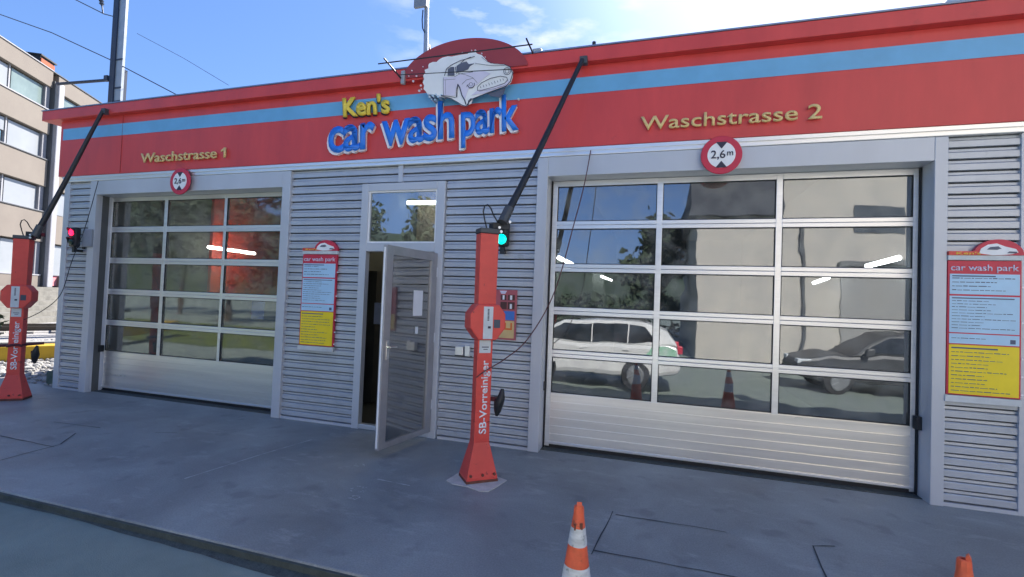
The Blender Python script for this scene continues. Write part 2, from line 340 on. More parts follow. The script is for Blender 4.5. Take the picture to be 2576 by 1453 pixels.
# backing wall behind the cladding (leaves the openings free)
for x0, x1, z0, z1 in ((-7.24, -6.50, 0, 3.9), (-3.05, -1.79, 0, 3.9), (-.71, .50, 0, 3.9), (4.06, 9, 0, 3.9), (-6.50, -3.05, 3.03, 3.9), (-1.79, -.71, 2.98, 3.9), (.50, 4.06, 3.03, 3.9)):
    P('backing_wall', concwall, x0, x1, .06, .155, z0, z1)
# corrugated cladding
def cladding(x0, x1, z0, z1, y0=.0, pitch=.1025, depth=.044):
    b = MB(); nx = max(1, int((x1-x0)/.5)); z = math.ceil(z1/pitch)*pitch; raw = []
    while z > z0-pitch:
        raw += [(z, y0+.002), (z-.003, y0), (z-.054, y0), (z-.056, y0+.003), (z-.0563, y0+.056), (z-.0700, y0+.056), (z-.0703, y0+.020), (z-.0925, y0+.018), (z-.0928, y0+.050), (z-.0985, y0+.050), (z-.0988, y0+.006)]
        z -= pitch
    raw = [p for p in raw if z0 <= p[0] <= z1]
    n = len(raw); V = []
    for i in range(nx+1):
        x = x0+(x1-x0)*i/nx
        for (zz, yy) in raw: V.append((x, yy+.0016*math.sin(x*2.3+zz*5), zz))
    b.add(V, [(i*n+k, (i+1)*n+k, (i+1)*n+k+1, i*n+k+1) for i in range(nx) for k in range(n-1) if not (raw[k][1] > y0+.0555 and raw[k+1][1] > y0+.0555)])
    return b.build('cladding', clad, BLD)
ZC = 3.215
cladding(-7.13, -6.64, .03, ZC); cladding(-2.90, -1.815, .03, ZC); cladding(-1.815, -1.33, 3.012, ZC); cladding(-1.27, -.68, 3.012, ZC)
cladding(-.68, .415, .03, ZC); cladding(4.13, 4.64, .03, ZC)
P('cladding_joint', trim, -1.33, -1.27, -.008, .03, 3.012, ZC)
P('corner_trim', trim, -7.25, -7.13, -.012, .05, .0, ZC, bevel=.004)
P('corner_trim', trim, 4.64, 4.70, -.012, .05, .0, ZC, bevel=.004)
P('wall_panel', trim, 4.70, 9.0, .0, .05, .0, ZC)
P('base_flashing', trim, -2.90, -1.83, -.01, .028, .0, .032); P('base_flashing', trim, -.67, .41, -.01, .028, .0, .032); P('base_flashing', trim, 4.13, 4.64, -.01, .028, .0, .032); P('base_flashing', trim, -7.13, -6.65, -.01, .028, 0, .032)
# gutter trim under fascia
P('gutter_trim', alu, -7.25, 9.0, -.035, .05, 3.217, 3.30, bevel=.006)
P('gutter_lip', alu, -7.25, 9.0, -.05, -.036, 3.262, 3.298)
# fascia
fasc = P('fascia', red, -7.27, 9.2, -.06, .05, 3.302, 4.175)
P('fascia_side', red, -7.33, -7.272, -.06, 6, 3.302, 4.17)
P('blue_stripe', blue, -7.275, 9.2, -.0645, -.0605, 3.872, 4.05)
P('roof_edge_band', red, -7.64, 9.3, -.150, .2, 4.177, 4.325, bevel=.006)
P('roof_edge_band', red, -7.64, -7.5, .2, 9, 4.177, 4.325)
P('metal_coping', mat('bluish grey coping', (.25, .3, .4), .4, .5), -7.65, 9.31, -.158, .25, 4.327, 4.343)
for xj in (-5.98,):
    P('fascia_joint', mat('dark red joint', (.34, .05, .05), .6), xj, xj+.0035, -.0665, -.0605, 3.304, 4.17)
# door surrounds
def surround(x0o, x0i, x1i, x1o, zo=3.214, zi=3.003):
    b = MB().box(x0o, x0i, -.03, .03, 0, zo); b.build('door_surround', trim, BLD, bevel=.005)
    MB().box(x1i, x1o, -.03, .03, 0, zo).build('door_surround', trim, BLD, bevel=.005)
    MB().box(x0i+.001, x1i-.001, -.0285, .03, zi, zo).build('door_lintel', trim, BLD, bevel=.003)
    MB().box(x0i-.06, x0i-.002, .031, .27, 0, zi).build('door_reveal', trim, BLD)
    MB().box(x1i+.002, x1i+.06, .031, .27, 0, zi).build('door_reveal', trim, BLD)
    MB().box(x0i-.06, x1i+.06, .031, .27, zi+.001, zi+.05).build('door_reveal', trim, BLD)
surround(-6.64, -6.50, -3.03, -2.90); surround(.415, .535, 4.026, 4.125)
pane_l = glass('tinted pane dark hall', (.85, .85, .82), .0, .08, .4, rg=.03)
pane_r = glass('reflective pane', (.5, .53, .55), .15, .12, 1.4, ws=2.1, rg=.014, film=.40)
def garage_door(gx, zr, x0, x1, gm, label):
    D = MB(); y0, y1 = .2, .245
    # stiles, mullions and rails as one frame
    cols = gx
    D.box(x0, cols[0][0], y0, y1, .02, 3.0); D.box(cols[2][1], x1, y0, y1, .02, 3.0)
    D.box(cols[0][1], cols[1][0], y0, y1, .60, 3.0); D.box(cols[1][1], cols[2][0], y0, y1, .60, 3.0)
    for c in cols:
        D.box(c[0], c[1], y0, y1, zr[0][1], 3.0)
        for k in range(4): 
            zm = (zr[k][0]+zr[k+1][1])/2
            D.box(c[0], c[1], y0, y1, zm+.0015, zr[k][0]); D.box(c[0], c[1], y0, y1, zr[k+1][1], zm-.0015)
    door = D.build('garage_door', alu, BLD, bevel=.003); door['label'] = label
    # slim raised glazing beads and bottom panel with grooves
    B = MB(); z = zr[4][0]-.002; n = 6; h = (z-.075)/n
    for k in range(n):
        B.box(cols[0][0]+.001, cols[2][1]-.001, y0-.004, y1-.006, .075+h*k+.005, .075+h*(k+1)-.005)
    B.box(cols[0][0]+.001, cols[2][1]-.001, y0+.012, y1-.008, .07, z)
    B.build('bottom_panel', alupanel, door)
    MB().box(x0+.01, x1-.01, y0-.012, y1, .045, .072).build('bottom_rail', alu, door, bevel=.004)
    MB().box(x0+.01, x1-.01, y0+.004, y1-.004, -.001, .044).build('rubber_seal', rubber, door)
    for c in cols:
        for (zb, zt) in zr:
            g = MB().box(c[0]-.004, c[1]+.004, y0+.018, y0+.024, zb-.004, zt+.004)
            g.v = [(x, y+.0, z) for x, y, z in g.v]
            o = g.build('window_pane', gm, door)
            bd = MB()
            for a in ((c[0]+.001, c[0]+.008, zb, zt), (c[1]-.008, c[1]-.001, zb, zt)): bd.box(a[0], a[1], y0+.006, y0+.017, a[2], a[3])
            bd.box(c[0]+.008, c[1]-.008, y0+.006, y0+.017, zb+.001, zb+.008); bd.box(c[0]+.008, c[1]-.008, y0+.006, y0+.017, zt-.008, zt-.001)
            bd.build('pane_seal', rubber, door)
    # guide rails left and right, and latch
    MB().box(x0-.012, x0-.002, y0-.02, y1+.02, 0, 3.0).build('guide_rail', rubber, door)
    MB().box(x1+.002, x1+.012, y0-.02, y1+.02, 0, 3.0).build('guide_rail', rubber, door)
    return door
ZR = [(2.544, 2.940), (2.0627, 2.459), (1.577, 1.975), (1.0952, 1.4923), (.6145, 1.0139)]
d2 = garage_door([(.604, 1.687), (1.747, 2.829), (2.886, 3.972)], ZR, .55, 4.012, pane_r, 'wide glazed sectional door under the second lane sign')
d1 = garage_door([(-6.4857, -5.395), (-5.333, -4.242), (-4.196, -3.12)], ZR, -6.485-.05, -3.045, pane_l, 'glazed sectional door under the first lane sign')
box('door_latch', black, d2, 3.985, 4.05, .12, .19, .60, .72, bevel=.006); box('door_latch', black, d2, .52, .545, .14, .19, .64, .74)
box('door_latch', black, d1, -6.53, -6.47, .12, .19, .60, .70, bevel=.006)
# passage door frame
fr = MB()
fr.box(-1.814, -1.715, -.035, .05, 0, 3.0).box(-.79, -.685, -.035, .05, 0, 3.0).box(-1.715, -.79, -.034, .05, 2.905, 3.0).box(-1.715, -.79, -.034, .05, 2.165, 2.27)
PD = fr.build('entrance', trim, BLD, bevel=.006); PD['label'] = 'passage door with transom window, leaf standing open'
b = MB(); b.box(-1.714, -1.697, -.02, .0, 2.271, 2.904).box(-.808, -.791, -.02, .0, 2.271, 2.904).box(-1.697, -.808, -.02, .0, 2.888, 2.904).box(-1.697, -.808, -.02, .0, 2.271, 2.287)
b.build('transom_bead', white, PD)
box('transom_window', glass('transom glass', (.6, .65, .7), .16, .04, 1.3), PD, -1.70, -.805, .0, .006, 2.28, 2.895)
box('threshold', alu, PD, -1.714, -.791, -.03, .05, .004, .06, bevel=.004)
# open leaf, hinged at the right
hx, hy = -.79, -.036; ang = math.atan2(-.855-hy, -.94-hx)   # direction of leaf from hinge
def leafbox(mb, u0, u1, t0, t1, z0, z1):
    d = Vector((math.cos(ang), math.sin(ang), 0)); nrm = Vector((-d.y, d.x, 0))   # towards the camera side
    q = []
    for u_ in (u0, u1):
        for t_ in (t0, t1):
            for z_ in (z0, z1): q.append(Vector((hx, hy, z_))+d*u_+nrm*t_)
    mb.add(q, [(0, 1, 3, 2), (4, 6, 7, 5), (0, 4, 5, 1), (2, 3, 7, 6), (0, 2, 6, 4), (1, 5, 7, 3)])
LW = .85
b = MB()
leafbox(b, .0, .10, 0, .05, .08, 2.145); leafbox(b, LW-.10, LW, 0, .05, .08, 2.145); leafbox(b, .10, LW-.10, 0, .05, 2.05, 2.145); leafbox(b, .10, LW-.10, 0, .05, .08, .135)
leaf = b.build('door_leaf', mat('shade-toned leaf metal', (.42, .41, .42), .35, .5), PD, bevel=.005)  # leaf metal darkened to carry the shade on its face
b = MB(); leafbox(b, .10, LW-.10, .02, .027, .135, 2.05)
b.build('leaf_glass', glass('leaf glass', (.5, .5, .48), .26, .02, 1.4, rg=.07, film=.35), PD)
b = MB(); leafbox(b, LW-.085, LW-.045, .05, .058, .98, 1.18); leafbox(b, LW-.16, LW-.06, .085, .1, 1.10, 1.118); leafbox(b, LW-.075, LW-.06, .05, .09, 1.10, 1.118)
leafbox(b, LW-.16, LW-.06, -.05, -.035, 1.10, 1.118); leafbox(b, LW-.075, LW-.06, -.04, .0, 1.10, 1.118)
b.build('door_handle', mat('chrome', (.7, .7, .7), .15, 1), PD, bevel=.003)
b = MB(); leafbox(b, .22, .38, .029, .031, 1.42, 1.70); b.build('notice', white, PD)
b = MB(); leafbox(b, .28, .33, .029, .031, 1.22, 1.30); b.build('notice', white, PD)
b = MB(); leafbox(b, LW+.001, LW+.006, .015, .035, .10, 2.12); b.build('edge_strip', white, PD)
for z in (.35, 1.12, 1.88):
    MB().tube([(hx-.004, hy-.012, z), (hx-.004, hy-.012, z+.09)], .014, 10).box(hx+.01, hx+.05, -.052, -.036, z-.01, z+.10).build('hinge', white, PD)
# items glimpsed inside
P('rear_notice', postblue, -1.62, -1.42, 3.0, 3.01, 1.35, 1.62)
P('inner_wall', mat('brownish inner wall', (.42, .33, .28), .8), -2.69, .11, 3.0, 3.1, .01, 3.85)
P('inner_notice', mat('pale blue notice', (.35, .45, .75), .6), -2.36, -2.22, 1.2, 1.21, 1.20, 1.52)
P('inner_cabinet', darkgrey, -2.68, -2.35, 1.215, 1.8, .01, 2.0)
P('blue_notice', mat('bright blue sheet', (.08, .2, .95), .5), -5.99, -5.70, 2.5, 2.52, 1.08, 1.46)
def lamp(pts, m=tube, r=.028):
    return MB().tube(pts, r, 8).build('ceiling_lamp', m, BLD)
lamp([(-6.55, 1.95, 2.44), (-6.55, 3.05, 2.43)]); lamp([(-6.75, 6.0, 2.44), (-6.75, 7.2, 2.44)])
lamp([(4.05, .66, 2.21), (4.05, 1.43, 2.19)]); lamp([(4.05, 2.75, 2.13), (4.05, 3.4, 2.09)])
lamp([(.5, .9, 2.2), (.5, 2.05, 2.2)]); lamp([(.5, 5.8, 2.26), (.5, 8.2, 2.3)])
lamp([(-2.62, 2.5, 3.315), (-1.3, 2.5, 3.29)], warmtube, .035)

# ------------------------------------------------------------------ lettering on the fascia
yF = -.067
def words(obj, items): pass
nm = thing('shop_lettering', (-1.0, -.07, 3.4), 'raised blue and white lettering reading car wash park in the middle of the red fascia', 'sign')
for s, x0, x1, z0, h in (('car', -2.265, -1.60, 3.392, .66), ('wash', -1.505, -.56, 3.435, .62), ('park', -.475, .212, 3.487, .57)):
    bk = text('letter_backing', s, mat('pink white letter edge', (.97, .90, .92), .4), nm, x0, x1, z0, yF-.042, h=h, ext=.04, rot=.05, off=.02, spacing=.95)
    vs = [v_.co.copy() for v_ in bk.data.vertices]; fs = [tuple(p_.vertices) for p_ in bk.data.polygons]; b = MB()
    for k, (dx, dz) in enumerate(((-.030, -.022), (-.020, -.015), (-.010, -.008))): b.add([(v_.x+dx, v_.y+k*.0012, v_.z+dz) for v_ in vs], fs)
    me2 = bpy.data.meshes.new('letter_backing'); me2.from_pydata(b.v, [], b.f); me2.materials.append(MATS['pink white letter edge']); bk.data = me2
    text('letters', s, bluelet, nm, x0, x1, z0, yF-.058, h=h, ext=.014, rot=.05, off=.02, spacing=.95)
kn = thing('name_lettering', (-1.75, -.07, 3.85), "slanted yellow lettering reading Ken's above the blue car wash words", 'sign')
text('letter_backing', "Ken's", ink, kn, -2.125, -1.45, 3.83, yF-.02, h=.32, ext=.018, rot=.0, off=.03, shear=-.12)
text('letters', "Ken's", yellow, kn, -2.105, -1.428, 3.838, yF-.048, h=.32, ext=.026, rot=.0, off=.03, shear=-.12)
for s, x0, x1, lab in (('Waschstrasse 1', -5.52, -3.945, 'gold raised lettering reading Waschstrasse 1 above the left glazed door'), ('Waschstrasse 2', 1.505, 3.13, 'gold raised lettering reading Waschstrasse 2 above the right glazed door')):
    o = text('lane_lettering', s, paleyellow, None, x0, x1, 3.425, yF-.034, h=.195, ext=.02, off=.008)
    if s.endswith('1'):
        f_ = MB().prism([(x1-.028, 3.425+.128), (x1-.075, 3.425+.098), (x1-.075, 3.425+.082), (x1-.028, 3.425+.100)], 'y', yF-.0345, yF-.012).build('numeral_flag', paleyellow)
        f_.parent = o
    tag(o, lab, 'sign', 'gold lane names on the fascia')

# dome with the car emblem
DM = thing('emblem_sign', (-.48, -.15, 4.2), 'domed red roof sign with a foamy white classic car emblem', 'sign')
pts = []
for i in range(49):
    a = math.pi*i/48; x = -.475+.785*math.cos(a); z = 4.13+.455*math.sin(a)
    if z > 4.2: pts.append((x, z))
MB().prism([(pts[0][0], 4.2)]+pts+[(pts[-1][0], 4.2)], 'y', -.165, -.10).build('sign_board', mat('shade-darkened oval red', (.36, .05, .055), .45, var=.08, scale=2), DM)  # board gets a darker red that paints in its shading
def emb(c):   # crop coordinates of the emblem -> facade plane at y = -.2
    px, py = 803.8+c[0]*.2753, 47.3+c[1]*.2753
    d = fw*1202.98+rr*(px-1288)+uu*(726.5-py); C = Vector((1.7225, -5.1053, 1.6192)); t = (-.19-C.y)/d.y
    p = C+d*t; return (p.x, p.z)
def flat(name, pl_, m, y, t=.006): return MB().prism([emb(p) for p in pl_], 'y', y-t, y).build(name, m, DM)
def jag(P_, a):
    o = []
    for i in range(len(P_)):
        p, q = P_[i], P_[(i+1) % len(P_)]; o.append(p)
    return o
flat('emblem_foam', [(1000, 405), (1030, 392), (1065, 392), (1085, 372), (1120, 352), (1170, 340), (1200, 343), (1290, 325), (1350, 318), (1362, 300), (1390, 296), (1420, 300), (1440, 318), (1478, 328), (1500, 352), (1530, 385), (1560, 405), (1620, 407), (1680, 413), (1740, 438), (1765, 480), (1762, 530), (1745, 580), (1705, 618), (1600, 650), (1500, 687), (1395, 730), (1385, 770), (1330, 800), (1285, 788), (1250, 755), (1180, 725), (1090, 710), (1040, 690), (985, 690), (965, 660), (945, 640), (952, 610), (938, 580), (950, 550), (942, 520), (962, 490), (955, 465), (990, 450), (990, 420)], white, -.172)
flat('emblem_body', [(1130, 535), (1230, 530), (1280, 503), (1500, 478), (1560, 500), (1500, 545), (1440, 600), (1360, 640), (1340, 690), (1325, 745), (1290, 690), (1262, 605), (1245, 640), (1235, 705), (1132, 700)], lilac, -.180)
flat('emblem_body', [(1385, 700), (1440, 655), (1580, 628), (1690, 595), (1725, 560), (1740, 580), (1700, 612), (1600, 645), (1500, 682)], lilac, -.180)
flat('emblem_window', [(1168, 522), (1172, 462), (1195, 442), (1227, 440), (1230, 522)], mat('slate print', (.12, .13, .18), .5), -.180)
flat('emblem_window', [(1255, 492), (1250, 432), (1290, 405), (1342, 390), (1362, 415), (1412, 408), (1372, 432), (1355, 462), (1300, 482)], MATS['slate print'], -.180)
flat('emblem_wheel', [(1525, 680), (1600, 662), (1695, 628), (1680, 680), (1640, 716), (1560, 702)], MATS['slate print'], -.171, .004)
def stroke(P_, w, y=-.187, close=False):
    w *= .72; b = MB(); P2 = [Vector((emb(p)[0], 0, emb(p)[1])) for p in P_]
    if close: P2.append(P2[0])
    for i in range(len(P2)-1):
        d = (P2[i+1]-P2[i]); 
        if d.length < 1e-5: continue
        d.normalize(); s = Vector((-d.z, 0, d.x))*w*.5; e = d*w*.3
        q = [P2[i]-e+s, P2[i+1]+e+s, P2[i+1]+e-s, P2[i]-e-s]
        o = -.0002*i
        b.add([(v.x, y+o, v.z) for v in q]+[(v.x, y+o+.004, v.z) for v in q], [(0, 1, 2, 3), (7, 6, 5, 4), (0, 4, 5, 1), (1, 5, 6, 2), (2, 6, 7, 3), (3, 7, 4, 0)])
    return b
def circ(c, r, n=14, a0=0, a1=360, ry=None):
    return [(c[0]+r*math.cos(R(a0+(a1-a0)*i/n)), c[1]+(ry or r)*math.sin(R(a0+(a1-a0)*i/n))) for i in range(n+1)]
S_ = MB()
for P_, w_ in (([(1140, 520), (1158, 460), (1200, 425), (1280, 385), (1360, 362), (1415, 345)], .008), ([(1110, 705), (1200, 730), (1262, 765), (1300, 790), (1335, 800), (1360, 770), (1390, 735), (1500, 692), (1600, 655), (1700, 620), (1742, 575), (1765, 500), (1742, 442), (1690, 418)], .010),
               ([(1250, 715), (1255, 640), (1262, 600), (1280, 630), (1300, 700), (1325, 745), (1335, 780)], .016), ([(1355, 790), (1362, 750), (1385, 730)], .014), ([(1232, 530), (1280, 505), (1400, 485)], .006), ([(1130, 540), (1130, 700)], .005),
               ([(1440, 655), (1445, 620), (1480, 585), (1560, 545), (1650, 525), (1710, 535), (1718, 560), (1690, 590), (1590, 625), (1480, 655), (1440, 655)], .007), (circ((1712, 480), 32, 12), .006), (circ((1382, 600), 32, 12, -20, 160), .010), ([(1340, 625), (1350, 605), (1372, 595)], .005),
               ([(1240, 440), (1248, 500)], .008), ([(1290, 402), (1330, 370), (1380, 350)], .006), ([(1110, 700), (1180, 710), (1240, 720)], .006), ([(1265, 500), (1330, 512), (1400, 540), (1440, 585)], .005), ([(1420, 408), (1500, 420), (1600, 430), (1690, 425)], .004), ([(1300, 600), (1340, 560), (1400, 545)], .005), ([(1480, 350), (1530, 392), (1600, 412), (1680, 416)], .004), ([(1135, 560), (1240, 552)], .004), ([(1455, 665), (1600, 640), (1700, 606)], .004), ([(1150, 560), (1150, 690)], .003), (circ((1712, 480), 18, 10), .004), (circ((1382, 600), 16, 10), .004)):
    t_ = stroke(P_, w_); S_.add(t_.v, t_.f)
for i in range(9):
    x = 1468+i*26; y = 628-i*8.6
    t_ = stroke([(x, y-8-5*(i % 2)), (x+7, y+6)], .006, -.190-.0005*i); S_.add(t_.v, t_.f)
S_.build('emblem_outline', ink, DM)
B_ = MB(); B2 = MB()
for i, (x, y, r_) in enumerate([(880, 520, 9), (850, 567, 11), (838, 470, 7), (920, 607, 10), (905, 655, 11), (1420, 285, 9), (1450, 290, 6), (1478, 312, 7), (1510, 346, 6), (1385, 285, 6), (940, 435, 6), (810, 520, 6), (1300, 306, 6), (925, 640, 7)]):
    q = [emb(p) for p in circ((x, y), r_, 7)[:-1]]; B_.prism(q, 'y', -.176, -.170)
for i, (x, y, r_) in enumerate([(1000, 712, 11), (1030, 700, 12), (1060, 690, 9), (1080, 708, 12), (1050, 738, 8), (1110, 694, 9), (1020, 735, 7), (990, 690, 8)]):
    q = [emb(p) for p in circ((x, y), r_, 7)[:-1]]; B2.prism(q, 'y', -.178-.0007*i, -.0655)
B_.build('foam_drops', mat('pinkish white drops', (.75, .62, .66), .5), DM); B2.build('foam_bubbles', mat('pale blue bubbles', (.5, .66, .8), .5), DM)
# rods / tension wires in front of the emblem
t = thing('sign_light_rail', (-.5, -.4, 4.25), 'thin black cable rail on two brackets strung across the domed emblem sign', 'rail')
MB().tube([(-1.42, -.4, 4.283), (.41, -.4, 4.288)], .007, 6).build('rail', black, t)
MB().tube([(-1.20, -.32, 4.17), (.17, -.32, 4.09)], .0045, 6).build('lower_cable', black, t)
MB().tube([(-1.336, -.42, 4.33), (-1.22, -.12, 4.16)], .010, 6).build('bracket', black, t)
MB().tube([(.345, -.42, 4.345), (.345, -.1, 4.33)], .010, 6).build('bracket', black, t)
MB().box(-1.25, -1.2, -.19, -.146, 4.13, 4.29).build('clamp', mat('galvanised clamp', (.5, .5, .47), .5, .6), t, bevel=.008)
MB().box(.33, .43, -.12, .0, 4.344, 4.40).build('clamp', MATS['galvanised clamp'], t, bevel=.008)
o = MB().lathe([(.006, 0), (.011, -.02), (.013, -.03), (.009, -.035)], (.185, -.068, 3.86), 12, 'y').build('spotlight', offwhite, smooth=True)
tag(o, 'tiny pale fitting on the blue stripe right of the emblem', 'spotlight')
o = MB().tube([(1.0, -.1, 4.34), (1.0, -.1, 4.375)], .012, 8).lathe([(.02, 0), (.02, .03)], (1.0, -.1, 4.37), 10).build('roof_eyelet', black)
tag(o, 'small black eyelet on the roof edge above the right hose boom', 'fitting')

# ------------------------------------------------------------------ clearance signs
def round_sign(cx, lab):
    t = thing('clearance_sign', (cx, -.10, 3.128), lab, 'road sign', 'round 2,6 m height signs over the doors')
    y = -.075
    MB().lathe([(.186, 0), (.188, -.004), (.188, -.012), (.184, -.016)], (cx, y, 3.128), 48, 'y').build('red_disc', signred, t)
    # white centre with notches top and bottom (height limit arrows)
    pts = []
    for a in range(0, 360, 6):
        r_ = .127
        pts.append((cx+r_*math.sin(R(a)), 3.128+r_*math.cos(R(a))))
    MB().prism(pts, 'y', y-.020, y-.0165).build('white_field', white, t)
    MB().prism([(cx-.052, 3.128+.126), (cx+.052, 3.128+.126), (cx, 3.128+.060)], 'y', y-.0235, y-.0202).prism([(cx-.052, 3.128-.126), (cx+.052, 3.128-.126), (cx, 3.128-.060)], 'y', y-.0235, y-.0202).build('arrows', ink, t)
    text('lettering', '2,6', ink, t, cx-.095, cx+.035, 3.095, y-.0245, h=.11, ext=.002, off=.01)
    text('lettering', 'm', ink, t, cx+.05, cx+.105, 3.118, y-.0245, h=.08, ext=.002, off=.01)
    MB().box(cx-.02, cx+.02, y, -.03, 3.06, 3.20).build('mount', darkgrey, t)
round_sign(-4.745, 'round red and white 2,6 m height sign above the left glazed door')
round_sign(2.278, 'round red and white 2,6 m height sign above the right glazed door')

# ------------------------------------------------------------------ price boards
def price_board(x0, x1, lab):
    t = thing('price_board', ((x0+x1)/2, -.03, .93), lab, 'price board', 'tall price boards on the cladding')
    W_ = x1-x0; y = -.035
    box('backing', signred, t, x0, x1, y, -.004, .965, 2.12, bevel=.003)
    box('base_strip', offwhite, t, x0-.01, x1+.005, y-.008, -.004, .905, .96)
    def pan(m, z0, z1): return box('price_panel', m, t, x0+.014, x1-.014, y-.004, y-.0005, z0, z1)
    pan(boardblue, 1.83, 2.005); pan(boardblue, 1.50, 1.815); pan(boardblue, 1.405, 1.49); pan(boardyellow, .975, 1.395)
    box('top_strip', offwhite, t, x0-.002, x1+.01, y-.010, -.006, 2.125, 2.165)
    text('lettering', 'car wash park', lilac, t, x0+.02, x1-.02, 2.035, y-.004, h=.075, ext=.003, off=.01)
    # small text lines: irregular word strips
    b = MB(); rnd = random.Random(int(x0*100)+5)
    def lines(z0, z1, step, hmax=.008, left=x0+.03, right=x1-.03, dens=.8):
        z = z1
        while z > z0:
            x = left; end = left+(right-left)*rnd.uniform(.45, 1)
            while x < end:
                ww = rnd.uniform(.015, .06); b.box(x, min(x+ww, end), y-.0062, y-.0042, z, z+rnd.uniform(.5, 1)*hmax); x += ww+.008
            z -= step
    lines(1.86, 1.965, .034); b.box(x0+.03, x0+.33, y-.0062, y-.0042, 1.982, 1.992)
    lines(1.53, 1.77, .026, .006); b.box(x0+.03, x1-.05, y-.0062, y-.0042, 1.792, 1.801)
    lines(1.43, 1.45, .03, .006, right=x1-.15); b.box(x1-.075, x1-.04, y-.0062, y-.0042, 1.42, 1.455)
    b.box(x0+.03, x0+.35, y-.0062, y-.0042, 1.362, 1.374); lines(1.0, 1.33, .033, .007)
    b.build('price_text', mat('print grey blue', (.10, .12, .2), .6), t)
    # header: yellow name strip and small dome with white car
    box('header_strip', postred, t, x0, x0+W_*.6, y-.016, -.008, 2.167, 2.20)
    text('lettering', "Ken's", yellow, t, x0+.05, x0+.22, 2.172, y-.0185, h=.03, ext=.002, off=.01)
    cx = x0+W_*.68; pts = [(cx+W_*.34*math.cos(math.pi*i/20), 2.167+.135*math.sin(math.pi*i/20)) for i in range(21)]
    MB().prism(pts, 'y', y-.012, -.008).build('header_dome', signred, t)
    q = [(-.9, .12), (-.8, .45), (-.5, .72), (-.1, .8), (.25, .6), (.75, .42), (.85, .2), (.6, .08), (.2, .02), (-.3, .0), (-.6, .06)]
    MB().prism([(cx+p[0]*W_*.30, 2.167+p[1]*.125) for p in q], 'y', y-.0165, y-.0125).build('header_car', white, t)
    q = [(-.55, .38), (-.4, .55), (-.05, .6), (.1, .45), (-.1, .36)]
    MB().prism([(cx+p[0]*W_*.30, 2.167+p[1]*.125) for p in q], 'y', y-.0195, y-.0168).prism([(cx+p[0]*W_*.30, 2.167+p[1]*.125) for p in [(.35, .14), (.45, .26), (.8, .24), (.75, .12)]], 'y', y-.0195, y-.0168).build('header_car_detail', MATS['slate print'], t)
    b = MB()
    for z in (1.0, 1.15, 1.3, 1.6, 1.9): b.lathe([(.009, 0), (.009, -.01)], (x1+.012, -.02, z), 8, 'y')
    b.build('fixing', white, t)
price_board(-2.64, -2.128, 'tall red framed price board left of the passage door, its side edge in view')
price_board(4.128, 4.636, 'tall red framed price board at the right edge, beside the right glazed door')

# ------------------------------------------------------------------ poster and lock box by the passage door
t = thing('sticker_board', (.09, -.02, 1.2), 'small colourful product poster on the cladding behind the right red vacuum post', 'poster')
box('board', mat('dull pink red', (.50, .12, .14), .5), t, -.05, .232, -.022, -.004, 1.19, 1.745, bevel=.003)
brown = mat('brown print', (.10, .035, .03), .5)
for x0, x1, z0, z1 in ((.045, .11, 1.63, 1.69), (.13, .21, 1.63, 1.69), (.045, .12, 1.53, 1.61), (.13, .21, 1.53, 1.61)): box('picture', brown, t, x0, x1, -.026, -.0225, z0, z1)
for x0, x1, z0, z1 in ((.068, .09, 1.635, 1.685), (.155, .18, 1.635, 1.685), (.155, .18, 1.535, 1.59)): box('picture_detail', white, t, x0, x1, -.0285, -.0265, z0, z1)
MB().prism([(.03, 1.735), (.115, 1.735), (.095, 1.70), (.05, 1.70)], 'y', -.026, -.0225).build('picture', lilac, t)
box('picture', mat('mid blue print', (.06, .2, .6), .5), t, .09, .212, -.026, -.0225, 1.41, 1.51)
box('picture', mat('cream print', (.75, .55, .25), .5), t, -.04, .212, -.026, -.0225, 1.21, 1.40)
box('picture_detail', mat('orange print', (.75, .18, .03), .5), t, .10, .12, -.0285, -.0265, 1.30, 1.38); box('picture_detail', MATS['orange print'], t, .12, .19, -.0285, -.0265, 1.30, 1.32); box('picture_detail', MATS['orange print'], t, .17, .19, -.0285, -.0265, 1.32, 1.38)
t = thing('socket_box', (-.38, -.02, .98), 'small grey metal socket box on the cladding between passage door and red post', 'socket')
box('housing', alu, t, -.47, -.375, -.055, -.004, .985, 1.085, bevel=.006); box('lock', alu, t, -.36, -.30, -.035, -.004, .975, 1.10, bevel=.006); box('bracket', darkgrey, t, -.49, -.28, -.006, -.002, .965, .98)

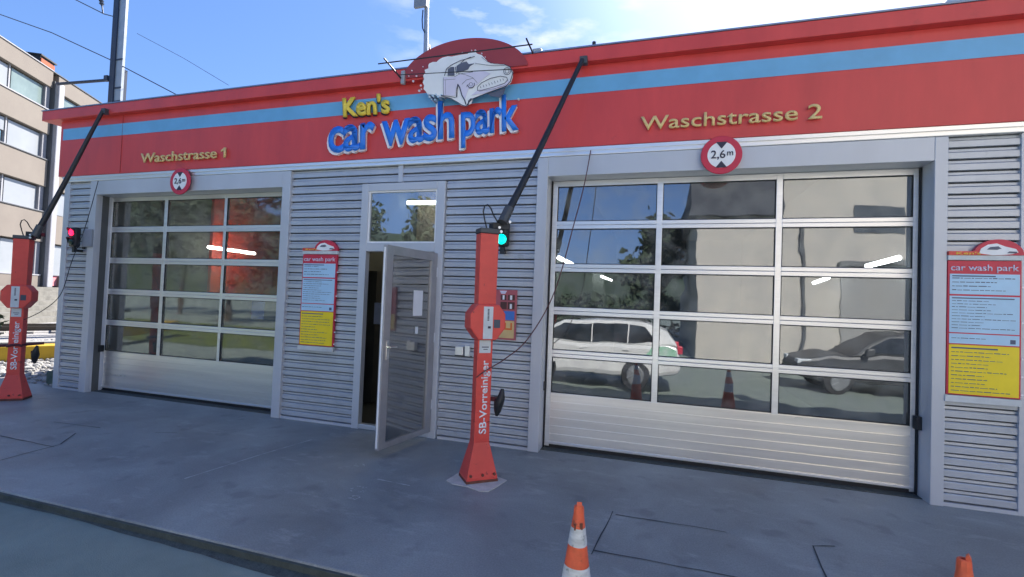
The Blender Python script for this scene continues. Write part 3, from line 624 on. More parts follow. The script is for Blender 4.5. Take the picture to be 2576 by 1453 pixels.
# ------------------------------------------------------------------ wall traffic lights
gm_ = mat('green lens lit', (.0, .5, .4), .3, emit=(0, .75, .62), estr=1.5)
rm_ = mat('red lens lit', (.6, .0, .02), .3, emit=(1, .01, .06), estr=1.6)
off_ = mat('unlit dark lens', (.01, .04, .035), .2)
def signal(cx, y, zt, lab, top, bot, r=.055):
    t = thing('signal_light', (cx, y, zt-.3), lab, 'traffic light', 'two-lamp wall signals')
    MB().box(cx-.07, cx+.07, y, y+.09, zt-.30, zt).build('housing', black, t, bevel=.025)
    for z, m in ((zt-.078, top), (zt-.222, bot)):
        MB().lathe([(r, 0), (r, -.006), (r*.8, -.014), (r*.4, -.019), (.002, -.021)], (cx, y-.001, z), 24, 'y').build('lens', m, t, smooth=True)
        # visor
        b = MB(); n = 16; V = []
        for k in range(n+1):
            a = math.pi*(-.08+1.16*k/n); c_, s_ = math.cos(a), math.sin(a)
            V += [(cx+c_*(r+.006), y, z+s_*(r+.006)), (cx+c_*(r+.006), y-.06*max(.25, s_), z+s_*(r+.006)), (cx+c_*(r+.010), y-.06*max(.25, s_), z+s_*(r+.010)), (cx+c_*(r+.010), y, z+s_*(r+.010))]
        f = []
        for k in range(n):
            for j in range(4): f.append((k*4+j, k*4+(j+1) % 4, (k+1)*4+(j+1) % 4, (k+1)*4+j))
        f += [(0, 1, 2, 3), (n*4+3, n*4+2, n*4+1, n*4)]
        b.add(V, f); b.build('visor', black, t)
    MB().box(cx-.025, cx+.025, y+.03, y+.06, zt-.38, zt-.301).box(cx-.02, cx+.02, y+.061, -.0, zt-.37, zt-.33).build('bracket', black, t)
    return t
signal(-6.79, -.15, 2.49, 'two-lamp signal showing red, mounted at the left corner of the hall', rm_, off_)
signal(.063, -.13, 2.52, 'two-lamp signal showing green, on the cladding behind the right red post', off_, gm_)
t = thing('junction_box', (-6.64, -.03, 2.2), 'grey flat junction box beside the red signal light', 'box')
box('housing', mat('dull grey plastic', (.28, .31, .35), .5), t, -6.71, -6.505, -.06, -.031, 2.20, 2.47, bevel=.01)
box('gland', black, t, -6.70, -6.66, -.055, -.035, 2.165, 2.199)

# ------------------------------------------------------------------ vacuum posts
def vacuum_post(loc, lab):
    t = thing('vacuum_post', (0, 0, 0), lab, 'vacuum post', 'red self-service posts on the apron')
    # local frame: wide face towards -y, width along x
    b = MB(); hw, hd = .145, .118
    def ring(w, d, z): return [(-w, -d, z), (w, -d, z), (w, d, z), (-w, d, z)]
    def loft(rs):
        V = [p for r_ in rs for p in r_]; f = [(0, 1, 2, 3), tuple(len(V)-4+i for i in (3, 2, 1, 0))]
        for i in range(len(rs)-1):
            for k in range(4): f.append((i*4+k, i*4+(k+1) % 4, (i+1)*4+(k+1) % 4, (i+1)*4+k))
        return V, f
    V, f = loft([ring(hw, hd, .012), ring(hw*.985, hd*.985, .05), ring(.073, .062, .345), ring(.071, .060, .5), ring(.071, .060, 1.27)]); b.add(V, f)
    b.build('column', postred, t, bevel=.006, local=True)
    b = MB(); V, f = loft([ring(.082, .066, 1.271), ring(.088, .070, 2.225)]); b.add(V, f); b.build('upper_column', postred, t, bevel=.006, local=True)
    b = MB()
    for sx in (-.11, .0, .11): b.lathe([(.012, 0), (.012, -.014)], (sx, -hd*.99+.0, .075), 8, 'y')
    b.build('foot_bolt', rust, t, local=True)
    # rusty foot
    b = MB(); V, f = loft([ring(hw+.003, hd+.003, .004), ring(hw+.001, hd+.001, .03)]); b.add(V, f); b.build('rusty_foot', rust, t, local=True)
    # eight-sided control head
    P8 = [(-.165, 1.37), (-.165, 1.50), (-.10, 1.585), (.10, 1.585), (.165, 1.50), (.165, 1.37), (.085, 1.265), (-.085, 1.265)]
    MB().prism(P8, 'y', -.115, .075).build('control_head', postred, t, bevel=.012, local=True)
    MB().box(-.048, .042, -.121, -.1155, 1.275, 1.565).build('instruction_label', offwhite, t, bevel=.004, local=True)
    b = MB()
    for k in range(9): b.box(-.012, .004, -.1235, -.1212, 1.44+k*.012, 1.447+k*.012)
    b.box(-.005, .022, -.1235, -.1212, 1.37, 1.39); b.build('label_print', ink, t, local=True)
    MB().box(.052, .112, -.119, -.1155, 1.375, 1.45).build('coin_slot', mat('dark plastic plate', (.05, .07, .11), .3), t, bevel=.003, local=True)
    MB().box(-.058, .050, -.0655, -.0605, 1.145, 1.262).build('instruction_label', offwhite, t, bevel=.002, local=True)
    b = MB(); b.box(-.035, .03, -.068, -.0657, 1.195, 1.203).box(-.02, .02, -.068, -.0657, 1.175, 1.181); b.build('label_print', ink, t, local=True)
    # vertical lettering, reading upwards
    o = text('lettering', 'SB-Vorreiniger', white, None, 0, .66, 0, 0, h=.095, ext=.002, off=.016)
    for v_ in o.data.vertices:
        X, Z = v_.co.x, v_.co.z; v_.co = Vector((.035-Z, -.0625+v_.co.y, .42+X))
    o.parent = t
    # cap and boom joint
    MB().box(-.095, .10, -.075, .075, 2.226, 2.275).build('cap', darkgrey, t, bevel=.008, local=True)
    MB().box(.03, .20, -.05, .06, 2.276, 2.335).tube([(.16, -.02, 2.24), (.16, -.02, 2.40)], .03, 12).tube([(.08, .03, 2.30), (.19, -.03, 2.37)], .022, 10).build('boom_joint', black, t, bevel=.006, local=True)
    b = MB()
    for p in ((.19, -.055, 2.35), (.09, -.055, 2.29), (.10, -.078, 2.25)): b.lathe([(.013, 0), (.013, -.012)], p, 10, 'y')
    b.build('bolt', alu, t, local=True)
    # wire loop
    lp = [(-.01+.0, 0, 2.275), (-.035, 0, 2.36), (-.052, 0, 2.43), (-.04, 0, 2.485), (-.012, 0, 2.50), (.02, 0, 2.47), (.055, 0, 2.40), (.10, 0, 2.34)]
    MB().tube(lp, .007, 8).build('hose_loop', black, t, smooth=True, local=True)
    t.location = (loc[0], loc[1], 0); t.rotation_euler.z = R(39.0)
    return t
vp2 = vacuum_post((.212, -.985), 'red self-service post with octagonal head beside the passage door, standing on a cement patch')
vp1 = dup(vp2); vp1.location = (-6.77, -.72, 0); vp1['label'] = 'red self-service post with octagonal head at the left edge, in front of the pale offices'
vp1.name = 'vacuum_post'
# cement patch
b = MB(); pts = [(-.03, -1.14), (.06, -1.20), (.2, -1.205), (.33, -1.255), (.40, -1.235), (.44, -1.08), (.47, -.93), (.22, -.82), (.0, -.9)]
b.prism(pts, 'z', .001, .007); tag(b.build('cement_patch', mat('pale cement', (.50, .48, .44), .85, col2=(.66, .63, .58), scale=14, bump=.3)), kind='structure')
# booms
def boom(p0, p1, lab):
    p0, p1 = Vector(p0), Vector(p1); t = thing('hose_boom', p0, lab, 'boom', 'black hose booms from posts to roof edge')
    N_ = 12; pts = []
    for i in range(N_+1):
        s = i/N_; p = p0.lerp(p1, s); p.z -= .05*math.sin(math.pi*s)*(1-s); pts.append(p)
    rs = [.036-.012*i/N_ for i in range(N_+1)]
    MB().tube(pts, rs, 10).build('pole', black, t, smooth=True)
    MB().tube([p0-(p1-p0).normalized()*.04, p0+(p1-p0).normalized()*.12], .046, 10).build('sleeve', darkgrey, t, smooth=True)
    MB().box(p1.x-.03, p1.x+.05, p1.y-.01, p1.y+.06, p1.z-.04, p1.z+.04).build('wall_bracket', darkgrey, t, bevel=.006)
boom((.365, -.98, 2.37), (.90, -.20, 4.17), 'black hose boom rising from the right red post to the roof edge')
boom((-6.56, -.70, 2.31), (-6.20, -.20, 4.20), 'black hose boom rising from the left red post to the roof edge')
# hanging cables
def curve_pts(P_, n=8):
    P_ = [Vector(p) for p in P_]; out_ = []
    for i in range(len(P_)-1):
        a, b_, c, d = P_[max(0, i-1)], P_[i], P_[i+1], P_[min(len(P_)-1, i+2)]
        for k in range(n):
            t_ = k/n; out_.append(.5*((2*b_)+(c-a)*t_+(2*a-5*b_+4*c-d)*t_*t_+(3*b_-a-3*c+d)*t_**3))
    out_.append(P_[-1]); return out_
def hose(P_, r, m, lab, cat, name='hose', group=None):
    return tag(MB().tube(curve_pts(P_), r, 6).build(name, m, smooth=True), lab, cat, group)
hosem = mat('dark red brown hose', (.10, .03, .035), .6)
hose([(1.0, -.07, 3.25), (.964, -.2, 2.855), (.901, -.35, 2.437), (.775, -.6, 1.726), (.589, -.8, 1.289), (.42, -.95, 1.10), (.281, -1.09, .996), (.20, -1.10, .93)], .0055, hosem, 'thin dark red hose hanging from the fascia to the right red post', 'hose', group='thin hoses hanging from fascia to posts')
hose([(-6.415, -.07, 3.20), (-6.416, -.2, 2.489), (-6.41, -.35, 1.944), (-6.33, -.5, 1.483), (-6.487, -.6, 1.251), (-6.66, -.72, 1.107)], .0055, black, 'thin black hose hanging from the fascia to the left red post', 'hose', group='thin hoses hanging from fascia to posts')
# nozzles strapped to the posts
def nozzle(x, y, z, lab):
    t = thing('hose_nozzle', (x, y, z), lab, 'nozzle', 'black nozzles on the red posts')
    b = MB(); b.tube([(x+.05, y, z+.13), (x+.045, y-.01, z+.06), (x+.02, y, z), (x+.01, y, z-.07), (x, y+.01, z-.12)], [.014, .034, .046, .034, .014], 10); b.build('grip', black, t, smooth=True)
    MB().box(x-.06, x+.03, y-.012, y+.012, z+.01, z+.05).build('strap', mat('maroon strap', (.09, .02, .03), .7), t, bevel=.004)
nozzle(.345, -.93, .69, 'black nozzle hanging at the right side of the right red post')
nozzle(-6.585, -.62, .62, 'black nozzle hanging at the right side of the left red post')
b = MB(); c = Vector((-6.77, -.72, .75)); 
V = [(math.cos(a)*.10, math.sin(a)*.10) for a in [2*math.pi*k/16 for k in range(17)]]
b.tube([(c.x+p[0], c.y+p[1]*.95, c.z+.012*math.sin(i)) for i, p in enumerate(V)], .017, 8)
b.tube([(c.x+.09, c.y+.05, .76), (c.x+.19, c.y+.2, .775)], .02, 8); b.tube([(c.x-.08, c.y-.05, .745), (c.x-.16, c.y-.17, .74)], .02, 8)
tag(b.build('knotted_band', MATS['maroon strap'], smooth=True), 'dark knotted band tied round the left red post', 'band')

# ------------------------------------------------------------------ traffic cones
orange = mat('cone orange', (.80, .13, .05), .5, var=.2, scale=14, col2=None)
chips(orange, (.25, .08, .05), .60, .68, 22)
conew = mat('cone white band', (.60, .61, .60), .45, var=.18, scale=16, stretch=(1, 1, 3)); chips(conew, (.25, .26, .22), .58, .68, 26)
def cone(x, y, gz, rz, lab):
    t = thing('traffic_cone', (0, 0, 0), lab, 'traffic cone', 'orange and white traffic cones')
    H = .785; r_at = lambda z: .018+(H-z)*.142
    def band(name, m, z0, z1, e=0):
        n = 40; V = []; ns = max(2, int((z1-z0)/.04)); b = MB()
        for i in range(ns+1):
            z = z0+(z1-z0)*i/ns
            for k in range(n):
                a = 2*math.pi*k/n; rr_ = r_at(z)+e + .0012*math.sin(a*3+z*9)
                V.append((rr_*math.cos(a), rr_*math.sin(a), z))
        f = [(i*n+k, i*n+(k+1) % n, (i+1)*n+(k+1) % n, (i+1)*n+k) for i in range(ns) for k in range(n)]
        b.add(V, f); return b.build(name, m, t, smooth=True, local=True)
    band('cone_body', orange, .03, H-.03)
    b = MB(); pr = [(.0245, H-.045), (.0235, H-.02), (.0215, H-.004), (.016, H), (.012, H-.004), (.012, H-.045)]
    b.lathe(pr, (0, 0, 0), 9); b.prism([(-.022, H-.03), (-.006, H-.03), (-.004, H+.012), (-.012, H+.02), (-.02, H+.006)], 'x', -.01, .012)
    b.build('cone_top', orange, t, local=True)
    MB().box(.004, .018, -.031, -.024, H-.095, H-.068).box(-.02, -.012, -.031, -.022, H-.10, H-.075).build('top_slot', rust, t, local=True)
    band('white_band', conew, .615, .692, .0013); band('white_band', conew, .39, .526, .0013)
    MB().prism([(-.19, -.15), (-.15, -.19), (.15, -.19), (.19, -.15), (.19, .15), (.15, .19), (-.15, .19), (-.19, .15)], 'z', .0, .035).build('cone_base', orange, t, bevel=.006, local=True)
    t.location = (x, y, gz); t.rotation_euler.z = rz; return t
cone(1.409, -2.91, -.077, .2, 'traffic cone in front of the apron, seen down to its second white band')
cone(2.86, -2.84, -.072, 1.1, 'traffic cone of which only the orange top shows, in front of the right price board')

# ------------------------------------------------------------------ office building at the left
Q = Vector((-31.36, 12.80, 0)); DV = Vector((-.506, .862, 0)).normalized(); NV = Vector((.862, .506, 0)).normalized()
OB = thing('office_building', (Q.x, Q.y, 1.4), 'long four storey office block with beige bands and white window rows behind the railway', 'building')
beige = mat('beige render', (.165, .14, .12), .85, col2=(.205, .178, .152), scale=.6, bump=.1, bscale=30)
winw = mat('white blinds behind glass', (.24, .255, .27), .3, col2=(.30, .315, .33), scale=.5)
wing = mat('greenish dusty glazing', (.12, .16, .155), .15, col2=(.22, .28, .265), scale=.6)
pilm = mat('white pilaster', (.30, .30, .32), .5, var=.06)
def ob(name, m, u0, u1, n0, n1, z0, z1, parent=OB, bevel=0):
    b = MB(); q = [Q+DV*u+NV*n_+Vector((0, 0, z)) for u in (u0, u1) for n_ in (n0, n1) for z in (z0, z1)]
    b.add(q, [(0, 1, 3, 2), (4, 6, 7, 5), (0, 4, 5, 1), (2, 3, 7, 6), (0, 2, 6, 4), (1, 5, 7, 3)]); return b.build(name, m, parent, bevel=bevel)
ob('wall', mat('dark recess wall', (.12, .12, .12), .8), -14, 5.0, -10, -.42, 0, 13.3)
ZB = [(12.68, 13.62), (10.0, 11.33), (7.05, 8.52), (3.93, 5.60)]
ZW = [(11.33, 12.68), (8.52, 10.0), (5.60, 7.05), (2.05, 3.93)]
for (z0, z1) in ZB:
    ob('beige_band', beige, -14, 0, -.419, .0, z0, z1, bevel=.02)
    ob('beige_band', beige, .55, 5.1 if z0 > 12 else 5.0, -.419, -.05, z0, z1, bevel=.02)
    ob('band_coping', pilm if z0 > 12 or z0 > 9 else darkgrey, -14, 0, -.2, .05, z1, z1+.05)
ob('roof_edge', darkgrey, .0, 5.15, -.4, -.0, 13.622, 13.68)
for k, (z0, z1) in enumerate(ZW):
    for j, (u0, u1) in enumerate(((-2.6, -.38), (-5.6, -2.85), (-8.6, -5.85), (-11.6, -8.85), (.6, 2.7), (2.95, 4.9))):
        m = wing if (k == 0 and j in (0, 4, 5)) else winw
        if k == 1 and j == 1: 
            w_ = ob('window', winw, u0, u1, -.30, -.22, z0+.75, z1-.08); ob('lower_pane', mat('blue pane', (.12, .25, .36), .1), u0+.1, u1-.15, -.30, -.24, z0+.1, z0+.68, w_)
        else: w_ = ob('window', m, u0, u1, -.30, -.22, z0+.06, z1-.08)
        ob('window_post', pilm, u1+.03, u1+.12, -.30, -.18, z0, z1, w_) if j != 0 else None
    ob('window_reveal', mat('mid grey steel frame', (.22, .22, .24), .6), -.36, -.02, -.30, -.1, z0, z1)  # grey frame strip between windows and pilaster
    ob('window_sill', pilm, -14, -.02, -.28, .03, z0+.001, z0+.07)
ob('pilaster', pilm, .06, .52, -.35, .30, 1.4, 13.05, bevel=.05)
ob('pilaster_shadow_gap', darkgrey, .0, .055, -.35, .10, 1.4, 13.1)
ob('base_wall', beige, -14, 0, -.419, .0, 1.3, 2.05); ob('base_wall', beige, 1.9, 5, -.419, -.05, 1.3, 2.05)
ob('roof_house', mat('black roof cladding', (.02, .022, .025), .6), -.36, .75, -8.0, -.45, 13.3, 14.32)
ob('roof_house_wall', mat('orange brick', (.34, .09, .04), .85, var=.2, scale=8), -.34, .73, -.448, -.40, 13.3, 14.2)
ob('roof_house_roof', mat('black roof cladding', (.02, .022, .025), .6), -.42, .85, -8.05, -.36, 14.321, 14.40)
b = MB(); q = [Q+DV*u+NV*n_+Vector((0, 0, z)) for u in (.65, 1.9) for n_ in (-.04, .02) for z in (1.45, 3.9)]
ob('entrance_door', mat('dark doorway', (.035, .035, .04), .3), .65, 2.2, -.40, -.36, 1.45, 3.9)
o = ob('poster_panel', mat('faded pink poster', (.62, .22, .24), .6), .75, 2.0, -.35, -.32, 1.5, 3.05)
b = MB()
for (u0, u1, z0, z1) in ((.95, 1.5, 2.5, 2.58), (.95, 1.6, 2.62, 2.7), (.95, 1.3, 2.2, 2.27), (1.0, 1.55, 2.0, 2.07)):
    q = [Q+DV*u+NV*n_+Vector((0, 0, z)) for u in (u0, u1) for n_ in (-.319, -.31) for z in (z0, z1)]
    b.add(q, [(0, 1, 3, 2), (4, 6, 7, 5), (0, 4, 5, 1), (2, 3, 7, 6), (0, 2, 6, 4), (1, 5, 7, 3)])
b.build('poster_print', ink, o)
# stepped stone embankment up to the offices
stonem = mat('weathered stone steps', (.12, .115, .10), .9, col2=(.22, .21, .185), scale=3, bump=.8, bscale=8)
b = MB(); ns = 7
for k in range(ns):
    q = [Q+DV*u+NV*n_+Vector((0, 0, z)) for u in (-20, 8) for n_ in (.301 if k == ns-1 else 1.2+(ns-1-k)*.62-.4, 1.2+(ns-1-k)*.62+.35) for z in (-.1, 1.42*(k+1)/ns)]
    b.add(q, [(0, 1, 3, 2), (4, 6, 7, 5), (0, 4, 5, 1), (2, 3, 7, 6), (0, 2, 6, 4), (1, 5, 7, 3)])
tag(b.build('embankment', stonem), kind='structure')
# railway lines and yellow platform edge
TD = Vector((.49, .872, 0)).normalized(); TN = Vector((-TD.y, TD.x, 0))
steel = mat('worn rail steel', (.10, .085, .07), .5, .5)
def track(c, off, lab):
    t = thing('railway_track', (c[0], c[1], 0), lab, 'railway track', 'railway lines')
    c = Vector(c)
    for s in (-.72, .72):
        b = MB(); p = c+TN*(off+s)
        for (hw_, z0, z1) in ((.065, .05, .07), (.012, .07, .16), (.036, .16, .20)):
            q = [p+TD*l_+TN*k_+Vector((0, 0, z)) for l_ in (-25, 40) for k_ in (-hw_, hw_) for z in (z0, z1)]
            b.add(q, [(0, 1, 3, 2), (4, 6, 7, 5), (0, 4, 5, 1), (2, 3, 7, 6), (0, 2, 6, 4), (1, 5, 7, 3)])
        b.build('rail', steel, t)
    b = MB()
    for k in range(-30, 45):
        p = c+TN*off+TD*k*.65
        q = [p+TD*l_+TN*k_+Vector((0, 0, z)) for l_ in (-.12, .12) for k_ in (-1.25, 1.25) for z in (-.02, .05)]
        b.add(q, [(0, 1, 3, 2), (4, 6, 7, 5), (0, 4, 5, 1), (2, 3, 7, 6), (0, 2, 6, 4), (1, 5, 7, 3)])
    b.build('sleepers', mat('concrete sleeper', (.28, .27, .25), .9, var=.2, scale=5), t)
track((-18.6, 5.7, 0), 0, 'pale concrete sleepered railway track between the yellow kerb and the stone steps')
b = MB(); p = Vector((-10.98, 1.26, 0)); 
q = [p+TD*l_+TN*k_+Vector((0, 0, z)) for l_ in (-12, 14) for k_ in (0, .5) for z in (-.02, .30)]
b.add(q, [(0, 1, 3, 2), (4, 6, 7, 5), (0, 4, 5, 1), (2, 3, 7, 6), (0, 2, 6, 4), (1, 5, 7, 3)])
tag(b.build('yellow_kerb', mat('yellow kerb paint', (.55, .34, .02), .6, var=.12, scale=3), bevel=.02), 'long bright yellow kerb beam beside the ballast at the left edge', 'kerb')
b = MB(); p = Vector((-13.2, 2.6, 0))
q = [p+TD*l_+TN*k_+Vector((0, 0, z)) for l_ in (-12, 14) for k_ in (0, .35) for z in (-.02, .16)]
b.add(q, [(0, 1, 3, 2), (4, 6, 7, 5), (0, 4, 5, 1), (2, 3, 7, 6), (0, 2, 6, 4), (1, 5, 7, 3)])
tag(b.build('cable_trough', mat('grey concrete trough', (.33, .32, .30), .9, var=.2, scale=5)), 'grey concrete cable trough behind the yellow kerb', 'trough')
tag(MB().box(-7.62, -7.38, .10, .35, -.01, .22).build('stone_block', mat('mossy stone', (.10, .13, .10), .9, var=.3, scale=12, bump=.5), bevel=.03), 'small mossy stone block at the left corner of the car wash', 'block')
# bush at the left edge
leafm = mat('bush leaf', (.025, .042, .022), .7, col2=(.06, .085, .045), scale=3)
def foliage(c, rad, n, size, seed):
    rnd = random.Random(seed); b = MB()
    cl = [Vector((rnd.gauss(0, .5)*rad[0], rnd.gauss(0, .5)*rad[1], rnd.uniform(-.8, 1)*rad[2])) for _ in range(26)]
    for i in range(n):
        q = rnd.choice(cl); p = Vector(c)+q+Vector((rnd.gauss(0, .17)*rad[0], rnd.gauss(0, .17)*rad[1], rnd.gauss(0, .17)*rad[2]))
        a = Vector((rnd.uniform(-1, 1), rnd.uniform(-1, 1), rnd.uniform(-1, 1))).normalized()*size*rnd.uniform(.6, 1.3); c2 = a.cross(Vector((rnd.uniform(-1, 1), rnd.uniform(-1, 1), rnd.uniform(-1, 1)))).normalized()*size*.5
        b.add([p-a, p+c2, p+a, p-c2], [(0, 1, 2, 3)])
    return b
t = thing('bush', (-17.4, 3.3, 0), 'small green bush at the left edge of the railway', 'bush')
foliage((-17.4, 3.3, .7), (.9, .9, .7), 1500, .11, 4).build('foliage', leafm, t); MB().tube([(-17.4, 3.3, 0), (-17.3, 3.35, .8)], [.05, .02], 6).build('stem', rust, t)

# ------------------------------------------------------------------ masts and overhead line
def pix(px, py, y):
    d = fw*1202.98+rr*(px-1288)+uu*(726.5-py); C = Vector((1.7225, -5.1053, 1.6192)); return C+d*((y-C.y)/d.y)
galv = mat('galvanised steel', (.42, .45, .48), .45, .5, var=.1, scale=4); navy = mat('dark navy steel', (.03, .045, .08), .5)
t = thing('catenary_mast', (-15.75, 6, 0), 'tall steel railway mast rising behind the left end of the car wash roof', 'mast')
base = pix(286, 268, 6); H_ = 22
MB().box(-15.92, -15.70, 5.94, 6.10, 0, H_).build('dark_flange', navy, t); MB().box(-15.698, -15.40, 5.98, 6.06, 0, H_).build('web', galv, t)  # left strip of the mast darker than the right one
for z in (8.15, 9.1, 7.7): MB().box(-15.70, -15.38, 5.965, 5.979, z, z+.05).build('cross_tie', navy, t)
a_, b_ = pix(274, 202, 6), pix(145, 212, 6)
MB().tube([a_, b_], .05, 8).box(a_.x-.1, a_.x+.06, 5.9, 6.0, a_.z-.06, a_.z+.12).build('bracket_arm', navy, t)
t2 = thing('steel_stub_post', (-15.2, 6.6, 0), 'short grey steel post beside the railway mast', 'post')
c_ = pix(316, 180, 6.6); MB().box(c_.x-.14, c_.x+.0, 6.5, 6.6, 0, c_.z).build('web', galv, t2); MB().box(c_.x+.002, c_.x+.1, 6.5, 6.6, 0, c_.z).build('flange', navy, t2)
wire = mat('wire', (.04, .04, .05), .5)
def wires(P_, r, lab): return tag(MB().tube(P_, r, 5).build('overhead_wire', wire), lab, 'wire', 'overhead wires')
wires([pix(-60, 12, 6), pix(0, 37, 6), pix(130, 83, 6), pix(275, 150, 6), pix(450, 242, 6)], .016, 'overhead wire running down from the left edge past the railway mast')
wires([pix(150, -28, 6), pix(190, 0, 6), pix(262, 36, 6), pix(300, 46, 6)], .016, 'short overhead wire at the top left above the railway mast')
wires([pix(345, 85, 8), pix(460, 146, 8), pix(575, 215, 8)], .008, 'faint overhead wire in the sky right of the railway mast')
i0, i1 = pix(252, -20, 6), pix(259, 34, 6)
b = MB(); N_ = 16; b.tube([i0.lerp(i1, k/N_) for k in range(N_+1)], [(.075 if (k % 2) else .035) if k < 11 else .02 for k in range(N_+1)], 8)
tag(b.build('insulator', navy), 'dark insulator hanging on the wire at the top left', 'insulator')
# mast behind the emblem
t = thing('lamp_mast', (-4.2, 6, 4), 'grey mast with a flat box at its top, behind the domed emblem sign', 'mast')
p0, p1 = pix(1071, 150, 6), pix(1073, 24, 6)
MB().tube([(p0.x, 6, 4.1), p0, p1, pix(1075, -40, 6)], [.07, .065, .058, .055], 12).build('pole', galv, t, smooth=True)
MB().box(pix(1048, 20, 6).x, pix(1079, 20, 6).x, 5.85, 5.93, pix(1060, 26, 6).z, pix(1060, -60, 6).z).build('flat_box', mat('grey box', (.25, .28, .33), .5), t)
MB().tube([pix(1064, 26, 5.9), pix(1062, 50, 5.9), pix(1063, 72, 5.9), pix(1069, 84, 5.95)], .016, 6).build('cable', navy, t)
o = MB().tube([pix(1079, 112, 3), pix(1083, 140, 3)], [.01, .04], 6).build('roof_spike', navy); tag(o, 'small dark spike on the roof beside the grey mast', 'spike')
# duct on the roof at the right
t = thing('roof_duct', (7.25, 6, 4.2), 'pale sheet metal duct on the roof at the upper right', 'duct')
x0, x1 = pix(2418, 20, 6).x, pix(2457, 5, 6).x
MB().box(x0, x1, 6.0, 6.4, 4.2, 10.5).build('shaft', mat('pale sheet metal', (.45, .5, .58), .4, .5), t, bevel=.01)
q = [pix(2371, 18, 6), pix(2376, 22, 6), pix(2416, 20, 6), pix(2420, -20, 6), pix(2396, -20, 6)]
MB().prism([(v.x, v.z) for v in q], 'y', 6.02, 6.35).build('cowl', MATS['pale sheet metal'], t)

# ------------------------------------------------------------------ what the panes mirror: things behind the camera
BW = thing('warehouse', (10, -15, -.3), 'tall beige rendered warehouse mirrored in the right glazed door', 'building')
rend = mat('sunlit beige render', (.50, .46, .40), .85, var=.07, scale=.4, bump=.05)
def W(name, m, *a, parent=BW): return box(name, m, parent, *a)
W('wall', rend, 3.2, 6.1, -26, -15, -.6, 5.3); W('roof', mat('dark slate roof', (.05, .055, .07), .7), 2.9, 6.2, -26.3, -14.7, 5.301, 6.9)
W('wall', rend, 6.101, 24, -26, -15.0, -.6, 13)
W('shutter', mat('grey roller shutter', (.30, .29, .27), .6, stretch=(1, 1, 12), scale=3), 8.3, 11.2, -15, -14.95, -.4, 3.4)
W('window', mat('dark window', (.08, .09, .1), .15), 8.6, 10.2, -15, -14.96, 4.6, 5.6); W('lintel', mat('dark lintel', (.12, .12, .12), .6), 8.2, 11.4, -15, -14.8, 3.45, 3.65)
for x in (6.9, 12.6, 14.6): W('downpipe', darkgrey, x, x+.1, -14.99, -14.9, -.4, 5)
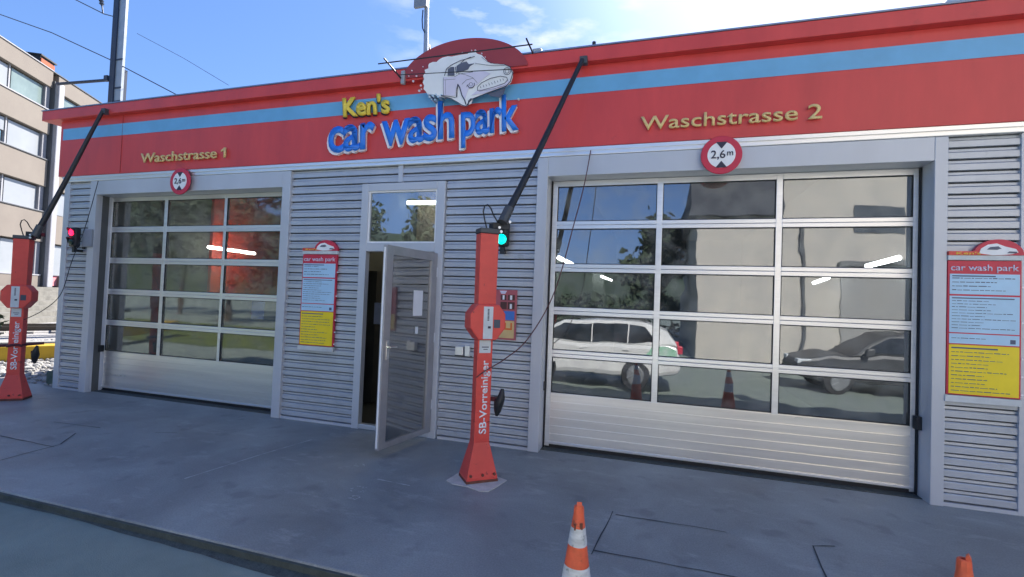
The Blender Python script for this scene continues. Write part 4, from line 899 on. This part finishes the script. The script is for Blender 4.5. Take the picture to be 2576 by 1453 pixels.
def car(loc, rz, paint, lab, splash=False):
    t = thing('estate_car', (0, 0, 0), lab, 'car')
    glassd = mat('dark car glass', (.012, .016, .018), .06, spec=.8)
    body = [(-2.25, .42), (-2.28, .62), (-2.2, .80), (-1.25, .95), (-.95, .98), (1.95, 1.0), (2.2, .95), (2.25, .6), (2.2, .38), (1.74, .30), (1.0, .28), (-1.0, .28), (-1.75, .30)]
    cab = [(-1.15, .96), (-.35, 1.45), (.1, 1.50), (1.5, 1.48), (1.95, 1.30), (2.18, .98)]
    MB().prism(body, 'y', -.88, .88).build('body', paint, t, bevel=.09, local=True)
    b = MB(); V = []; n = len(cab)
    for s in (-1, 1):
        for (x, z) in cab: V.append((x, s*(.86-(z-.96)*.32), z))
    b.add(V, [tuple(range(n)), tuple(range(2*n-1, n-1, -1))]+[(i, (i+1) % n, (i+1) % n+n, i+n) for i in range(n)]); b.build('cabin', paint, t, bevel=.05, local=True)
    for s in (-1, 1):
        for W_ in ([(-.90, 1.02), (-.33, 1.39), (.30, 1.42), (.30, 1.02)], [(.33, 1.02), (.33, 1.42), (1.12, 1.41), (1.12, 1.02)], [(1.15, 1.02), (1.15, 1.40), (1.45, 1.38), (1.72, 1.08)]):
            b = MB(); V = []
            for e in (0, .012):
                for (x, z) in W_: V.append((x, s*(.868-(z-.96)*.32+e), z))
            b.add(V, [(0, 1, 2, 3), (7, 6, 5, 4)]+[(i, (i+1) % 4, (i+1) % 4+4, i+4) for i in range(4)]); b.build('side_window', glassd, t, local=True)
        MB().tube([(-.2, s*.66, 1.51), (.0, s*.66, 1.55), (1.3, s*.66, 1.54), (1.5, s*.66, 1.49)], .016, 6).build('roof_rail', black, t, local=True)
        MB().box(-.88, -.72, s*.90, s*1.06, .98, 1.12).build('mirror', paint, t, bevel=.03, local=True)
        MB().box(2.16, 2.27, s*.66, s*.87, .84, 1.0).build('tail_light', signred, t, bevel=.02, local=True); MB().box(-2.24, -1.95, s*.55, s*.87, .66, .80).build('headlight', offwhite, t, bevel=.02, local=True)
        for x in (.05, 1.0): MB().box(x, x+.16, s*.881, s*.905, .86, .885).build('door_handle', paint, t, local=True)
        for x in (-1.38, 1.29):
            wt = MB().lathe([(.20, -.11), (.31, -.11), (.33, -.06), (.33, .06), (.31, .11), (.20, .11)], (x, s*.80, .33), 28, 'y').build('wheel', rubber, t, smooth=True, local=True)
            b = MB().lathe([(.205, 0), (.205, .02), (.18, .03)], (x, s*.905 if s > 0 else s*.905-.03, .33), 24, 'y')
            for k in range(7):
                a = 2*math.pi*k/7; b.tube([(x, s*.92, .33), (x+.2*math.cos(a), s*.925, .33+.2*math.sin(a))], .022, 5)
            b.build('rim', mat('wheel rim', (.30, .31, .32), .4, .5), wt, local=True)
    if splash:
        MB().prism([(1.42, .62), (1.6, .95), (1.98, .96), (2.14, .9), (2.16, .6), (1.75, .66)], 'y', .881, .886).build('side_graphic', mat('green graphic', (.12, .5, .25), .4, col2=(.7, .78, .72), scale=4), t, local=True)
    t.location = loc; t.rotation_euler.z = rz; return t
carwhite = mat('white car paint', (.72, .72, .70), .2, var=.02)
car((0, -6.25, -.22), 0, carwhite, 'white estate car with roof rails, mirrored in the lower left panes', True)
car((7.3, -8.6, -.32), 0, mat('dark grey car paint', (.05, .052, .056), .45), 'dark grey estate car mirrored in the lower right panes')
def tree(x, y, h, r_, seed, lab, dark=False):
    t = thing('tree', (x, y, -.3), lab, 'tree', 'trees mirrored in the panes')
    MB().tube([(x, y, -.4), (x+.1, y, h*.3), (x, y+.1, h*.7)], [.22, .16, .05], 8).build('trunk', mat('bark', (.07, .05, .035), .9), t)
    foliage((x, y, h*.62), (r_, r_, h*.36), 2600, .26, seed).build('crown', leafm, t)
for i, (x, y, h, r_, lab) in enumerate(((-11.6, -20, 6.6, 2.0, 'round green tree mirrored in the transom window'), (1.6, -22, 6.2, 1.3, 'slim tree beside the beige warehouse, mirrored in the middle pane column'),
        (-24, -18, 8, 3, 'broad tree on the verge, mirrored in the left glazed door'), (-33, -22, 11, 4, 'tallest tree on the far verge'), (-42, -20, 12, 4.5, 'farthest tree on the verge'), (-20, -26, 8, 3, 'tree behind the verge, between the round tree and the broad tree'))):
    tree(x, y, h, r_, 20+i, lab)
b = foliage((-6, -30, .8), (9, 1.2, 1.3), 2600, .3, 77); tag(b.build('hedge', leafm), 'low hedge mirrored in the middle of the right glazed door', 'hedge')
bpy.context.view_layer.update()

lit = mat('paper scrap', (.75, .75, .73), .7)
for x, y, lab in ((-2.0, -3.35, 'tiny white paper scrap on the road at the lower left'),):
    tag(MB().prism([(x, y), (x+.035, y-.01), (x+.04, y+.018), (x+.012, y+.025)], 'z', -.110, -.100).build('paper_scrap', lit), lab, 'litter')
bpy.context.view_layer.update()
